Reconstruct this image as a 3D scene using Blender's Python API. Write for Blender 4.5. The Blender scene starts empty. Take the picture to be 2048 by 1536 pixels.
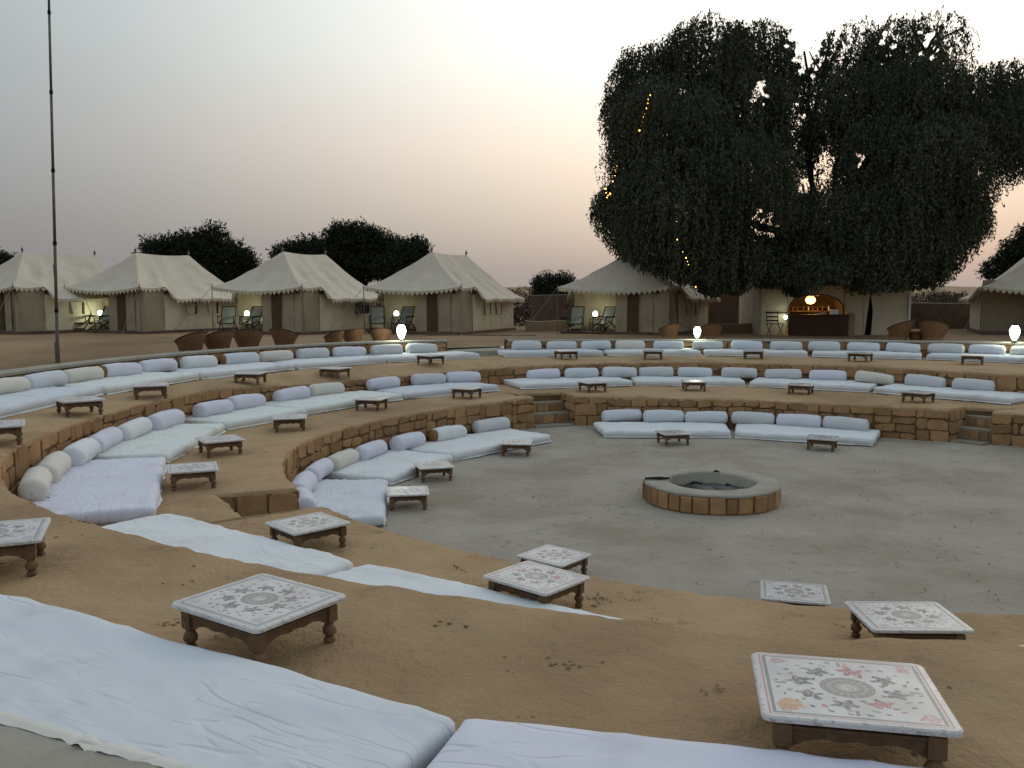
import bpy, bmesh, math, random
import numpy as np
from mathutils import Vector, Matrix, noise
R = math.radians
SC = bpy.context.scene
COL = SC.collection
random.seed(7); np.random.seed(7)

# ------------------------------------------------------------------ camera
cam = bpy.data.cameras.new('camera'); camo = bpy.data.objects.new('camera', cam); COL.objects.link(camo)
camo.location = (0, 0, 3.12); camo.rotation_euler = (R(84.32), 0, 0)
cam.sensor_width = 36; cam.lens = 31.29; cam.clip_end = 3000; cam.clip_start = 0.05
SC.camera = camo
SC.render.engine = 'CYCLES'
SC.view_settings.view_transform = 'Standard'; SC.view_settings.look = 'None'
SC.view_settings.exposure = 0.0; SC.view_settings.gamma = 1.0; SC.view_settings.use_curve_mapping = False

# ------------------------------------------------------------------ sky (after sunset, glow low behind the big tree)
GLOW_AZ = R(21)       # to the right of +Y
W = bpy.data.worlds.new('World'); SC.world = W; W.use_nodes = True
nt = W.node_tree; nt.nodes.clear()
def N(nt, t, **k):
    n = nt.nodes.new(t)
    for a, b in k.items(): setattr(n, a, b)
    return n
def mth(nt, op, a, b=None, c=None, clamp=False):
    n = nt.nodes.new('ShaderNodeMath'); n.operation = op; n.use_clamp = clamp
    for i, v in enumerate((a, b, c)):
        if v is None: continue
        if isinstance(v, (int, float)): n.inputs[i].default_value = v
        else: nt.links.new(v, n.inputs[i])
    return n.outputs[0]
def ramp(nt, fac, stops, interp='LINEAR'):
    n = nt.nodes.new('ShaderNodeValToRGB'); r = n.color_ramp; r.interpolation = interp
    while len(r.elements) > 1: r.elements.remove(r.elements[-1])
    r.elements[0].position = stops[0][0]; r.elements[0].color = (*stops[0][1], 1)
    for p, c in stops[1:]:
        e = r.elements.new(p); e.color = (*c, 1)
    nt.links.new(fac, n.inputs[0]); return n.outputs[0]
def mixc(nt, fac, a, b, mode='MIX'):
    n = nt.nodes.new('ShaderNodeMix'); n.data_type = 'RGBA'; n.blend_type = mode
    for i, v in ((0, fac), (6, a), (7, b)):
        if isinstance(v, (int, float)): n.inputs[i].default_value = v
        elif isinstance(v, (tuple, list)): n.inputs[i].default_value = (*v, 1) if len(v) == 3 else v
        else: nt.links.new(v, n.inputs[i])
    return n.outputs[2]
tc = N(nt, 'ShaderNodeTexCoord'); sp = N(nt, 'ShaderNodeSeparateXYZ'); nt.links.new(tc.outputs['Generated'], sp.inputs[0])
elev = mth(nt, 'DIVIDE', mth(nt, 'ARCSINE', sp.outputs[2]), math.pi / 2)          # 0..1
az = mth(nt, 'ARCTAN2', sp.outputs[0], sp.outputs[1])
daz = mth(nt, 'ABSOLUTE', mth(nt, 'SUBTRACT', az, GLOW_AZ))
daz = mth(nt, 'MINIMUM', daz, mth(nt, 'SUBTRACT', 2 * math.pi, daz))
cool = ramp(nt, elev, [(0, (.248, .242, .246)), (.04, (.275, .277, .28)), (.09, (.34, .362, .375)), (.165, (.40, .455, .475)), (.30, (.50, .57, .62)), (1, (.54, .63, .74))])
warm = ramp(nt, elev, [(0, (.42, .365, .34)), (.02, (.47, .41, .37)), (.04, (.62, .545, .475)), (.07, (.86, .75, .625)), (.103, (1.14, .975, .82)), (.16, (1.30, 1.27, 1.15)), (.24, (1.42, 1.41, 1.33)), (.45, (1.0, 1.04, 1.06)), (1, (.48, .565, .68))])
g = nt.nodes.new('ShaderNodeMapRange'); g.interpolation_type = 'SMOOTHSTEP'
nt.links.new(daz, g.inputs[0]); g.inputs[1].default_value = R(4); g.inputs[2].default_value = R(58); g.inputs[3].default_value = 1; g.inputs[4].default_value = 0
col = mixc(nt, g.outputs[0], cool, warm)
sky = N(nt, 'ShaderNodeTexSky'); sky.sky_type = 'NISHITA'; sky.sun_disc = False
sky.sun_elevation = R(2); sky.sun_rotation = GLOW_AZ; sky.dust_density = 4
bgA = N(nt, 'ShaderNodeBackground'); nt.links.new(col, bgA.inputs[0]); bgA.inputs[1].default_value = 0.97
bgB = N(nt, 'ShaderNodeBackground'); nt.links.new(sky.outputs[0], bgB.inputs[0]); bgB.inputs[1].default_value = 0.015
add = N(nt, 'ShaderNodeAddShader'); nt.links.new(bgA.outputs[0], add.inputs[0]); nt.links.new(bgB.outputs[0], add.inputs[1])
wo = N(nt, 'ShaderNodeOutputWorld'); nt.links.new(add.outputs[0], wo.inputs[0])
sl = bpy.data.lights.new('sun', 'SUN'); sl.energy = 0.7; sl.angle = R(35); sl.color = (1, .86, .68)
so = bpy.data.objects.new('sun', sl); COL.objects.link(so)
sd = Vector((math.sin(GLOW_AZ + .35) * math.cos(R(16)), math.cos(GLOW_AZ + .35) * math.cos(R(16)), math.sin(R(16))))
so.rotation_euler = sd.to_track_quat('Z', 'Y').to_euler(); so.location = (10, 20, 20)

# ------------------------------------------------------------------ object helpers
def tag(o, label=None, cat=None, group=None, kind=None):
    if label: o['label'] = label
    if cat: o['category'] = cat
    if group: o['group'] = group
    if kind: o['kind'] = kind
    return o
def empty(name, loc=(0, 0, 0), rz=0, label=None, cat=None, group=None):
    o = bpy.data.objects.new(name, None); COL.objects.link(o); o.location = loc; o.rotation_euler = (0, 0, rz)
    o.empty_display_size = .1
    return tag(o, label, cat, group)
def link(name, me, mat=None, parent=None, smooth=False):
    if mat is not None and not me.materials: me.materials.append(mat)
    if smooth: me.polygons.foreach_set('use_smooth', [True] * len(me.polygons))
    o = bpy.data.objects.new(name, me); COL.objects.link(o); o.parent = parent
    return o
def mesh(name, v, f):
    me = bpy.data.meshes.new(name)
    me.from_pydata([tuple(map(float, p)) for p in v], [], [tuple(map(int, q)) for q in f]); me.update(); return me
def npmesh(name, v, quads):
    me = bpy.data.meshes.new(name); n = len(v); m = len(quads)
    me.vertices.add(n); me.vertices.foreach_set('co', v.astype(np.float32).ravel())
    me.loops.add(m * 4); me.loops.foreach_set('vertex_index', quads.astype(np.int32).ravel())
    me.polygons.add(m); me.polygons.foreach_set('loop_start', np.arange(0, m * 4, 4, dtype=np.int32))
    me.polygons.foreach_set('loop_total', np.full(m, 4, dtype=np.int32)); me.update(calc_edges=True); return me
class MB:
    def __init__(s): s.v = []; s.f = []
    def add(s, v, f):
        k = len(s.v); s.v += [tuple(p) for p in v]; s.f += [tuple(i + k for i in q) for q in f]; return s
    def box(s, c, d, rz=0, bev=0):
        x, y, z = (a / 2 for a in d); P = []
        cs, sn = math.cos(rz), math.sin(rz)
        b = bev
        if b:
            V = []
            for zz, i in ((-z, b), (-z + b, 0), (z - b, 0), (z, b)):
                for sx, sy in ((-1, -1), (1, -1), (1, 1), (-1, 1)): V.append((sx * (x - i), sy * (y - i), zz))
            F = [(3, 2, 1, 0), (12, 13, 14, 15)]
            for k in range(3):
                for j in range(4): F.append((k * 4 + j, k * 4 + (j + 1) % 4, k * 4 + 4 + (j + 1) % 4, k * 4 + 4 + j))
        else:
            V = [(sx * x, sy * y, sz * z) for sz in (-1, 1) for sx, sy in ((-1, -1), (1, -1), (1, 1), (-1, 1))]
            F = [(3, 2, 1, 0), (4, 5, 6, 7), (0, 1, 5, 4), (1, 2, 6, 5), (2, 3, 7, 6), (3, 0, 4, 7)]
        return s.add([(c[0] + p[0] * cs - p[1] * sn, c[1] + p[0] * sn + p[1] * cs, c[2] + p[2]) for p in V], F)
    def tube(s, pts, rad, n=8, cap=True):
        pts = [Vector(p) for p in pts]; rads = rad if isinstance(rad, (list, tuple)) else [rad] * len(pts)
        V = []; F = []; prev = None
        for i, p in enumerate(pts):
            d = (pts[min(i + 1, len(pts) - 1)] - pts[max(i - 1, 0)]).normalized()
            if prev is None: a = d.orthogonal().normalized()
            else:
                a = (prev - d * prev.dot(d));
                a = a.normalized() if a.length > 1e-5 else d.orthogonal().normalized()
            prev = a; b = d.cross(a)
            for k in range(n):
                t = 2 * math.pi * k / n; V.append(p + (a * math.cos(t) + b * math.sin(t)) * rads[i])
        for i in range(len(pts) - 1):
            for k in range(n): F.append((i * n + k, i * n + (k + 1) % n, (i + 1) * n + (k + 1) % n, (i + 1) * n + k))
        if cap: F.append(tuple(range(n))[::-1]); F.append(tuple(range((len(pts) - 1) * n, len(pts) * n)))
        return s.add(V, F)
    def lathe(s, prof, c=(0, 0, 0), n=12):
        V = []; F = []
        for r, z in prof:
            for k in range(n):
                t = 2 * math.pi * k / n; V.append((c[0] + r * math.cos(t), c[1] + r * math.sin(t), c[2] + z))
        for i in range(len(prof) - 1):
            for k in range(n): F.append((i * n + k, i * n + (k + 1) % n, (i + 1) * n + (k + 1) % n, (i + 1) * n + k))
        F.append(tuple(range(n))[::-1]); F.append(tuple(range((len(prof) - 1) * n, len(prof) * n)))
        return s.add(V, F)
    def mesh(s, name): return mesh(name, s.v, s.f)
    def build(s, name, mat, parent=None, smooth=False): return link(name, s.mesh(name), mat, parent, smooth)

# ------------------------------------------------------------------ materials
def material(name, base, rough=.9, vary=None, scale=3, detail=6, bump=0, bscale=20, obj=True, extra=None, spec=.3, bdist=.02, rand=0, island=0):
    m = bpy.data.materials.new(name); m.use_nodes = True; t = m.node_tree; b = t.nodes['Principled BSDF']
    b.inputs['Roughness'].default_value = rough; b.inputs['Specular IOR Level'].default_value = spec
    co = N(t, 'ShaderNodeTexCoord').outputs['Object'] if obj else N(t, 'ShaderNodeNewGeometry').outputs['Position']
    c = base
    if vary:
        n = N(t, 'ShaderNodeTexNoise'); n.inputs['Scale'].default_value = scale; n.inputs['Detail'].default_value = detail; n.inputs['Roughness'].default_value = .6
        t.links.new(co, n.inputs['Vector'])
        f = mth(t, 'MULTIPLY_ADD', n.outputs[0], 2.6, -.8, clamp=True)
        c = mixc(t, f, base, vary)
    if rand or island:
        src = N(t, 'ShaderNodeNewGeometry').outputs['Random Per Island'] if island else N(t, 'ShaderNodeObjectInfo').outputs['Random']
        k = mth(t, 'MULTIPLY_ADD', src, 2 * (rand or island), 1 - (rand or island))
        hsv = N(t, 'ShaderNodeHueSaturation'); t.links.new(k, hsv.inputs['Value'])
        if isinstance(c, tuple): hsv.inputs['Color'].default_value = (*c, 1)
        else: t.links.new(c, hsv.inputs['Color'])
        c = hsv.outputs[0]
    if extra: c = extra(t, co, c, b)
    if isinstance(c, tuple): b.inputs['Base Color'].default_value = (*c, 1)
    else: t.links.new(c, b.inputs['Base Color'])
    if bump:
        n2 = N(t, 'ShaderNodeTexNoise'); n2.inputs['Scale'].default_value = bscale; n2.inputs['Detail'].default_value = 5
        t.links.new(co, n2.inputs['Vector'])
        bp = N(t, 'ShaderNodeBump'); bp.inputs['Strength'].default_value = bump; bp.inputs['Distance'].default_value = bdist
        t.links.new(n2.outputs[0], bp.inputs['Height']); t.links.new(bp.outputs[0], b.inputs['Normal'])
    return m
def tex(t, co, scale, detail=4, rough=.6, w=None):
    n = N(t, 'ShaderNodeTexNoise'); n.inputs['Scale'].default_value = scale; n.inputs['Detail'].default_value = detail; n.inputs['Roughness'].default_value = rough
    t.links.new(co, n.inputs['Vector']); return n.outputs[0]
def thresh(t, v, lo, hi):
    g = t.nodes.new('ShaderNodeMapRange'); g.interpolation_type = 'SMOOTHSTEP'
    t.links.new(v, g.inputs[0]); g.inputs[1].default_value = lo; g.inputs[2].default_value = hi; g.inputs[3].default_value = 0; g.inputs[4].default_value = 1
    return g.outputs[0]
def sand_extra(dark, light, big=.35):
    def fn(t, co, c, b):
        h = mth(t, 'ADD', mth(t, 'MULTIPLY', tex(t, co, 2.6, 4), 1.5), mth(t, 'MULTIPLY', tex(t, co, 11, 6, .65), 1.0))
        h = mth(t, 'ADD', h, mth(t, 'MULTIPLY', thresh(t, tex(t, co, 5.5, 5), .58, .70), -.35))
        h = mth(t, 'ADD', h, mth(t, 'MULTIPLY', tex(t, co, 60, 3, .7), .35))
        bp = N(t, 'ShaderNodeBump'); bp.inputs['Strength'].default_value = .75; bp.inputs['Distance'].default_value = .06
        t.links.new(h, bp.inputs['Height']); t.links.new(bp.outputs[0], b.inputs['Normal'])
        c = mixc(t, mth(t, 'MULTIPLY', thresh(t, tex(t, co, big, 4), .42, .68), .8), c, dark)
        c = mixc(t, mth(t, 'MULTIPLY', thresh(t, tex(t, co, 6.5, 6, .7), .55, .66), mth(t, 'MULTIPLY', thresh(t, tex(t, co, .7, 3), .42, .60), .75)), c, tuple(.8 * q for q in dark))           # scuffs
        c = mixc(t, mth(t, 'MULTIPLY', thresh(t, tex(t, co, 60, 3, .7), .64, .74), .55), c, light)       # light grit
        c = mixc(t, mth(t, 'MULTIPLY', thresh(t, tex(t, co, 85, 2, .7), .68, .74), .6), c, tuple(.45 * q for q in dark))
        return c
    return fn
M = {}
M['sand'] = material('sand', (.425, .285, .158), .95, (.48, .34, .198), 1.7, 8, obj=False, extra=sand_extra((.30, .20, .112), (.56, .45, .30)), spec=.1, bdist=.05)
M['arena'] = material('packed earth', (.36, .322, .262), .95, (.42, .382, .315), .8, 8, obj=False, extra=sand_extra((.285, .242, .18), (.56, .53, .45), .5), spec=.1, bdist=.03)
M['coping'] = material('cement coping', (.36, .34, .29), .9, (.28, .26, .21), 2.5, 6, bump=.4, bscale=25, obj=False, spec=.1)
M['stone'] = material('yellow sandstone', (.37, .222, .112), .92, (.27, .158, .078), 5, 6, bump=.6, bscale=22, obj=False, spec=.12, rand=.22)
M['mortar'] = material('mud mortar', (.18, .115, .060), .95, (.13, .08, .042), 6, bump=.5, obj=False, spec=.05)
M['plaster'] = material('cement rim', (.37, .35, .29), .9, (.27, .25, .20), 3, bump=.4, bscale=30, obj=False, spec=.1)
M['ash'] = material('ash', (.19, .185, .175), 1, (.025, .023, .022), 3.5, bump=.9, bscale=18, obj=False, spec=.0, bdist=.06)
M['char'] = material('charred wood', (.02, .018, .016), .8, bump=.5)
M['clod'] = material('earth clod', (.17, .115, .062), .95, (.25, .17, .095), 3, obj=False, spec=.05)
M['step'] = material('step stone', (.27, .25, .20), .9, (.20, .17, .12), 4, bump=.4, obj=False)

def fabric(name, c1, c2=None, rough=.9):
    def fn(t, co, c, b):
        # a few long soft creases, gathered where the cloth is slack
        def crease(rot, sc, w, thr):
            mp = N(t, 'ShaderNodeMapping'); mp.inputs['Rotation'].default_value = (0, 0, rot); mp.inputs['Scale'].default_value = sc
            t.links.new(co, mp.inputs[0]); n = N(t, 'ShaderNodeTexNoise'); n.inputs['Scale'].default_value = 1.0; n.inputs['Detail'].default_value = 1.5; n.inputs['Distortion'].default_value = .35
            t.links.new(mp.outputs[0], n.inputs['Vector'])
            rd = mth(t, 'MINIMUM', mth(t, 'ABSOLUTE', mth(t, 'SUBTRACT', n.outputs[0], .5)), w)
            mk = thresh(t, tex(t, co, thr[0], 2), thr[1], thr[2]); return mth(t, 'MULTIPLY', mth(t, 'DIVIDE', rd, w), mk)
        h = mth(t, 'ADD', mth(t, 'MULTIPLY', crease(.5, (1.2, 5.5, 2), .03, (1.1, .45, .62)), 1.0), mth(t, 'MULTIPLY', crease(-.7, (1.5, 7, 2), .03, (1.4, .50, .66)), .8))
        h = mth(t, 'ADD', h, mth(t, 'MULTIPLY', tex(t, co, 3.5, 3), 1.2))
        h = mth(t, 'ADD', h, mth(t, 'MULTIPLY', tex(t, co, 140, 2), .12))
        bp = N(t, 'ShaderNodeBump'); bp.inputs['Strength'].default_value = .5; bp.inputs['Distance'].default_value = .014
        t.links.new(h, bp.inputs['Height']); t.links.new(bp.outputs[0], b.inputs['Normal'])
        return mixc(t, mth(t, 'MULTIPLY', thresh(t, tex(t, co, 1.8, 6), .55, .72), .5), c, tuple(a * k for a, k in zip(c1, (.82, .79, .72))))
    return material(name, c1, rough, c2, 1.3, extra=fn, spec=.15)
M['white'] = fabric('white cotton', (.67, .695, .70), (.62, .65, .66))
M['lavender'] = fabric('lavender white cotton', (.60, .61, .70), (.63, .64, .70))
M['cream'] = fabric('cream cotton', (.60, .58, .51), (.64, .625, .565))
M['greenish'] = fabric('green white cotton', (.63, .67, .64), (.67, .695, .67))
M['grey'] = fabric('grey white cotton', (.53, .545, .56), (.57, .58, .585))
M['blue'] = fabric('pale blue cotton', (.56, .60, .64), (.60, .63, .665))
M['inner'] = material('brown cushion ticking', (.30, .15, .055), .9, (.2, .1, .04), 12)
M['wood'] = material('weathered carved wood', (.19, .115, .062), .75, (.10, .058, .032), 14, 6, bump=.5, bscale=40, spec=.25, rand=.18)
M['darkwood'] = material('dark chair wood', (.022, .018, .013), .6, (.035, .026, .018), 10)
M['sling'] = material('grey sling cloth', (.20, .21, .19), .9, (.15, .16, .145), 5)
M['canvas'] = material('cream tent canvas', (.58, .52, .425), .95, (.47, .415, .33), 1.1, 6, bump=.35, bscale=5, spec=.1, bdist=.04)
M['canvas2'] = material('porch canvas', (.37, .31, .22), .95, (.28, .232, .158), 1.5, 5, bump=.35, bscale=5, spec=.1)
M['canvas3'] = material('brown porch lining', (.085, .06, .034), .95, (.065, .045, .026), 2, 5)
M['wallcanvas'] = material('tent wall canvas', (.62, .56, .435), .95, (.48, .425, .315), 1.4, 6, bump=.4, bscale=4, spec=.1, bdist=.04)
M['pole'] = material('rusty steel pole', (.085, .065, .06), .6, (.14, .115, .105), 6, spec=.4)
M['rope'] = material('rope', (.22, .19, .14), .95)
M['leather'] = material('brown hide chair', (.215, .112, .056), .75, (.145, .075, .038), 9, bump=.3, spec=.3)
M['rim'] = material('dark bound rim', (.045, .022, .012), .7)
M['bark'] = material('bark', (.045, .034, .025), .95, (.025, .02, .015), 6, bump=.6)
M['leaf'] = material('hanging foliage', (.076, .085, .054), .85, (.044, .051, .034), .5, obj=False, spec=.05, island=.35)
M['leaf2'] = material('acacia foliage', (.030, .038, .022), .85, (.022, .028, .017), .5, obj=False, spec=.05, island=.35)
M['scrub'] = material('dry scrub', (.085, .058, .042), .95, (.055, .045, .032), .8, obj=False, spec=.05, island=.4)
M['ground'] = material('desert ground', (.36, .255, .155), .95, (.29, .20, .118), .25, 8, obj=False, extra=sand_extra((.19, .125, .072), (.40, .32, .21), .12), spec=.05, bdist=.08)
M['brickred'] = material('brown brick', (.085, .045, .032), .9, (.06, .032, .024), 9, bump=.5, spec=.1)
M['mud'] = material('mud wall', (.26, .19, .12), .95, (.20, .14, .085), 2, bump=.5, obj=False)
M['redmud'] = material('red mud wall', (.15, .095, .068), .95, (.085, .055, .042), 2.2, 9, bump=1, bscale=3, obj=False)
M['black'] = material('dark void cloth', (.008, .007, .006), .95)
M['grill'] = material('grey cooler grille', (.12, .11, .095), .7)
M['glaze'] = material('white box', (.6, .62, .62), .5)
def emis(name, c, s):
    m = bpy.data.materials.new(name); m.use_nodes = True; b = m.node_tree.nodes['Principled BSDF']
    b.inputs['Base Color'].default_value = (*c, 1); b.inputs['Emission Color'].default_value = (*c, 1); b.inputs['Emission Strength'].default_value = s; return m
M['lamp'] = emis('lit greenish glass', (.93, 1, .80), 7)
M['lamp2'] = emis('lit white glass', (.95, 1, .86), 16)
M['bulb'] = emis('orange bulb', (1, .50, .12), 7)
M['fairy'] = emis('fairy bulb', (1, .45, .07), 9)

def tabletop_mat(name, warm, stain=False, dirt=.25):
    m = bpy.data.materials.new(name); m.use_nodes = True; t = m.node_tree; b = t.nodes['Principled BSDF']
    b.inputs['Roughness'].default_value = .33; b.inputs['Specular IOR Level'].default_value = .45
    co = N(t, 'ShaderNodeTexCoord').outputs['Object']
    s = N(t, 'ShaderNodeSeparateXYZ'); t.links.new(co, s.inputs[0]); X, Y = s.outputs[0], s.outputs[1]
    ax, ay = mth(t, 'ABSOLUTE', X), mth(t, 'ABSOLUTE', Y)
    r = mth(t, 'SQRT', mth(t, 'ADD', mth(t, 'MULTIPLY', X, X), mth(t, 'MULTIPLY', Y, Y)))
    th = mth(t, 'ARCTAN2', Y, X); sq = mth(t, 'MAXIMUM', ax, ay)
    def band(v, c0, w):  # 1 inside band
        return mth(t, 'LESS_THAN', mth(t, 'ABSOLUTE', mth(t, 'SUBTRACT', v, c0)), w)
    nz = tex(t, co, 26, 4, .7); nf = tex(t, co, 70, 3, .7)
    c = mixc(t, thresh(t, tex(t, co, 4, 5), .4, .7), (.54, .53, .52), (.45, .435, .42))
    # border lines
    c = mixc(t, mth(t, 'MULTIPLY', band(sq, .262, .006), .8), c, (.11, .14, .12))
    c = mixc(t, mth(t, 'MULTIPLY', band(sq, .277, .0035), .7), c, (.18, .15, .145) if not warm else (.36, .12, .10))
    # medallion: rings and lattice
    med = mth(t, 'LESS_THAN', r, .088)
    rings = mth(t, 'SINE', mth(t, 'MULTIPLY', r, 230)); spokes = mth(t, 'SINE', mth(t, 'MULTIPLY', th, 18))
    lat = mth(t, 'MULTIPLY_ADD', mth(t, 'ADD', rings, mth(t, 'MULTIPLY', spokes, .8)), .22, .5, clamp=True)
    mc = mixc(t, lat, (.13, .12, .112), (.40, .37, .345)); mc = mixc(t, mth(t, 'LESS_THAN', r, .03), mc, mixc(t, thresh(t, nf, .4, .6), (.30, .26, .24), (.55, .52, .49)))
    c = mixc(t, mth(t, 'MULTIPLY', med, .92), c, mc)
    c = mixc(t, mth(t, 'MULTIPLY', band(r, .0885, .003), .8), c, (.16, .15, .14))
    # ring of eight flowers
    def flower(c, n, R0, rad, phase, cols, pet=5):
        step = 2 * math.pi / n
        u = mth(t, 'ADD', mth(t, 'DIVIDE', mth(t, 'ADD', th, phase), step), n * 2 + .5)
        idx = mth(t, 'FLOOR', u); a = mth(t, 'MULTIPLY', mth(t, 'SUBTRACT', mth(t, 'SUBTRACT', u, idx), .5), step)
        lx = mth(t, 'SUBTRACT', mth(t, 'MULTIPLY', r, mth(t, 'COSINE', a)), R0); ly = mth(t, 'MULTIPLY', r, mth(t, 'SINE', a))
        rr = mth(t, 'SQRT', mth(t, 'ADD', mth(t, 'MULTIPLY', lx, lx), mth(t, 'MULTIPLY', mth(t, 'MULTIPLY', ly, ly), .7)))
        pa = mth(t, 'SINE', mth(t, 'MULTIPLY', mth(t, 'ARCTAN2', ly, lx), pet))
        lim = mth(t, 'MULTIPLY', mth(t, 'MULTIPLY_ADD', pa, .22, .85), rad)
        lim = mth(t, 'ADD', lim, mth(t, 'MULTIPLY', mth(t, 'SUBTRACT', nz, .5), rad * 1.5))
        msk = mth(t, 'LESS_THAN', rr, lim)
        msk = mth(t, 'MULTIPLY', msk, mth(t, 'MULTIPLY_ADD', thresh(t, nf, .36, .56), .65, .35))
        par = mth(t, 'MODULO', idx, 3); w1 = mth(t, 'LESS_THAN', par, .5)
        fc = mixc(t, w1, cols[0], cols[1])
        return mixc(t, msk, c, fc)
    pk = (.34, .11, .12) if warm else (.19, .12, .16); gy = (.105, .095, .09)
    c = flower(c, 8, .158, .038, .2, (gy, pk)); c = flower(c, 16, .205, .013, .1, ((.25, .27, .22), pk), 2); c = flower(c, 16, .122, .009, .1, (gy, gy), 3); c = flower(c, 24, .235, .009, .1, (gy, pk), 2)
    # stems and corner sprays
    fx = mth(t, 'SUBTRACT', ax, .218); fy = mth(t, 'SUBTRACT', ay, .218)
    rc = mth(t, 'SQRT', mth(t, 'ADD', mth(t, 'MULTIPLY', fx, fx), mth(t, 'MULTIPLY', fy, fy)))
    mk = mth(t, 'LESS_THAN', rc, mth(t, 'ADD', .030, mth(t, 'MULTIPLY', mth(t, 'SUBTRACT', nz, .5), .09)))
    c = mixc(t, mth(t, 'MULTIPLY', mk, mth(t, 'MULTIPLY_ADD', thresh(t, nf, .4, .6), .5, .25)), c, pk if warm else (.30, .25, .25))
    mn = mth(t, 'MINIMUM', ax, ay); mk2 = mth(t, 'MULTIPLY', mth(t, 'LESS_THAN', mn, .006), band(sq, .222, .02))
    c = mixc(t, mth(t, 'MULTIPLY', mk2, .7), c, gy)
    if stain:
        dx = mth(t, 'ADD', X, .205); dy = mth(t, 'ADD', Y, .185)
        rs = mth(t, 'SQRT', mth(t, 'ADD', mth(t, 'MULTIPLY', dx, dx), mth(t, 'MULTIPLY', dy, dy)))
        rs = mth(t, 'ADD', rs, mth(t, 'MULTIPLY', mth(t, 'SUBTRACT', nz, .5), .09))
        c = mixc(t, mth(t, 'MULTIPLY', mth(t, 'LESS_THAN', rs, .043), .8), c, mixc(t, thresh(t, nf, .4, .65), (.42, .20, .065), (.55, .36, .19)))
    # worn paint and dust, chipped edge
    c = mixc(t, mth(t, 'MULTIPLY', thresh(t, tex(t, co, 9, 7, .75), .56, .70), dirt), c, (.42, .36, .28))
    ed = mth(t, 'MULTIPLY', mth(t, 'GREATER_THAN', sq, .290), thresh(t, tex(t, co, 40, 4), .54, .62))
    c = mixc(t, mth(t, 'MULTIPLY', ed, .6), c, (.25, .19, .13))
    t.links.new(c, b.inputs['Base Color'])
    t.links.new(mth(t, 'MULTIPLY_ADD', tex(t, co, 8, 4), .35, .16), b.inputs['Roughness'])
    return m
TOPM = [tabletop_mat('painted top grey', False), tabletop_mat('painted top rose', True), tabletop_mat('painted top dusty', False, dirt=.8)]
TOPM_ST = tabletop_mat('painted top stained', True, stain=True)

# ------------------------------------------------------------------ layout curves (polar about the fire ring court centre)
CX, CY = 4.0, 14.0
def tab(pts, sig=2.0):
    th = np.array([p[0] for p in pts], float); v = np.array([p[1] for p in pts], float)
    o = np.argsort(th); th = th[o]; v = v[o]
    th = np.r_[th - 360, th, th + 360]; v = np.r_[v, v, v]
    g = np.arange(-180, 180, .25); y = np.interp(g, th, v)
    k = np.exp(-.5 * (np.arange(-24, 25) * .25 / sig) ** 2); k /= k.sum()
    y = np.convolve(np.r_[y[-24:], y, y[:24]], k, 'valid')
    return lambda a: np.interp((np.asarray(a) + 180) % 360 - 180, np.r_[g, 180], np.r_[y, y[0]])
R1s = tab([(180, 7.45), (170, 7.32), (162, 7.22), (153, 7.08), (143, 7.05), (136, 7.1), (129, 7.25), (122, 7.5), (117, 7.75), (109, 7.7), (101, 7.3), (96, 7.15), (85, 6.95), (77, 6.95), (66, 6.8), (58, 6.8), (50, 7.0), (42, 7.2), (36, 7.6), (32, 7.8), (0, 7.4), (-45, 7.3), (-90, 7.3), (-100, 7.3), (-111, 7.27), (-127, 7.15), (-143, 7.26), (-156, 7.33), (-168, 7.45)])
R2 = tab([(180, 10.4), (171, 10.4), (160, 10.45), (150, 10.6), (141, 10.8), (132, 10.9), (124, 11.1), (113, 11.15), (100, 11.2), (89, 11.4), (80, 11.35), (65, 11.2), (55, 10.9), (45, 10.5), (30, 10.6), (0, 10.6), (-40, 10.3), (-90, 9.9), (-100, 9.9), (-105, 10), (-114, 10), (-122, 10.07), (-129, 10.15), (-134, 10.25), (-140, 10.4), (-148, 10.55), (-155, 10.55), (-163, 10.5), (-169, 10.4)])
R3 = tab([(180, 12.72), (176, 12.75), (168, 12.9), (160, 13.05), (152, 13.3), (142, 13.6), (132, 13.9), (122, 14.15), (115, 14.3), (107, 14.65), (95, 14.55), (82, 14.65), (69, 14.9), (56, 15.2), (46, 15.6), (20, 15.0), (0, 14.2), (-45, 12.9), (-90, 12.66), (-110, 12.66), (-125, 12.66), (-145, 12.68), (-165, 12.68)])
Z1rim = tab([(180, .76), (150, .78), (125, .77), (100, .71), (60, .70), (0, .70), (-90, .68), (-130, .69), (-156, .72)])
Z1out = tab([(180, .69), (90, .69), (0, .69), (-90, .68)])
Z2rim = tab([(-96, 1.41), (-112, 1.43), (-122, 1.41), (-150, 1.37), (180, 1.29), (160, 1.30), (150, 1.18), (140, 1.10), (125, 1.11), (113, 1.18), (100, 1.23), (80, 1.25), (50, 1.26), (0, 1.33)])
Z2out = tab([(-90, 1.40), (-150, 1.38), (180, 1.34), (140, 1.29), (90, 1.27), (40, 1.28), (0, 1.33)])
Z3 = tab([(180, 1.80), (140, 1.80), (125, 1.80), (112, 1.76), (105, 1.71), (80, 1.71), (55, 1.76), (45, 1.79), (0, 1.8), (-90, 1.80)])
NOTCH = [(109.0, 117.0, .85), (36.6, 42.2, .8), (-155.8, -147.2, .95)]
def R1(a):
    a = (a + 180) % 360 - 180; r = float(R1s(a))
    for lo, hi, d in NOTCH:
        if lo <= a <= hi: r += d
    return r
def P(r, a, z=0): return Vector((CX + r * math.cos(R(a)), CY + r * math.sin(R(a)), z))
def nz(x, y, s, k=0): return noise.noise(Vector((x * s, y * s, k)))
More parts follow.
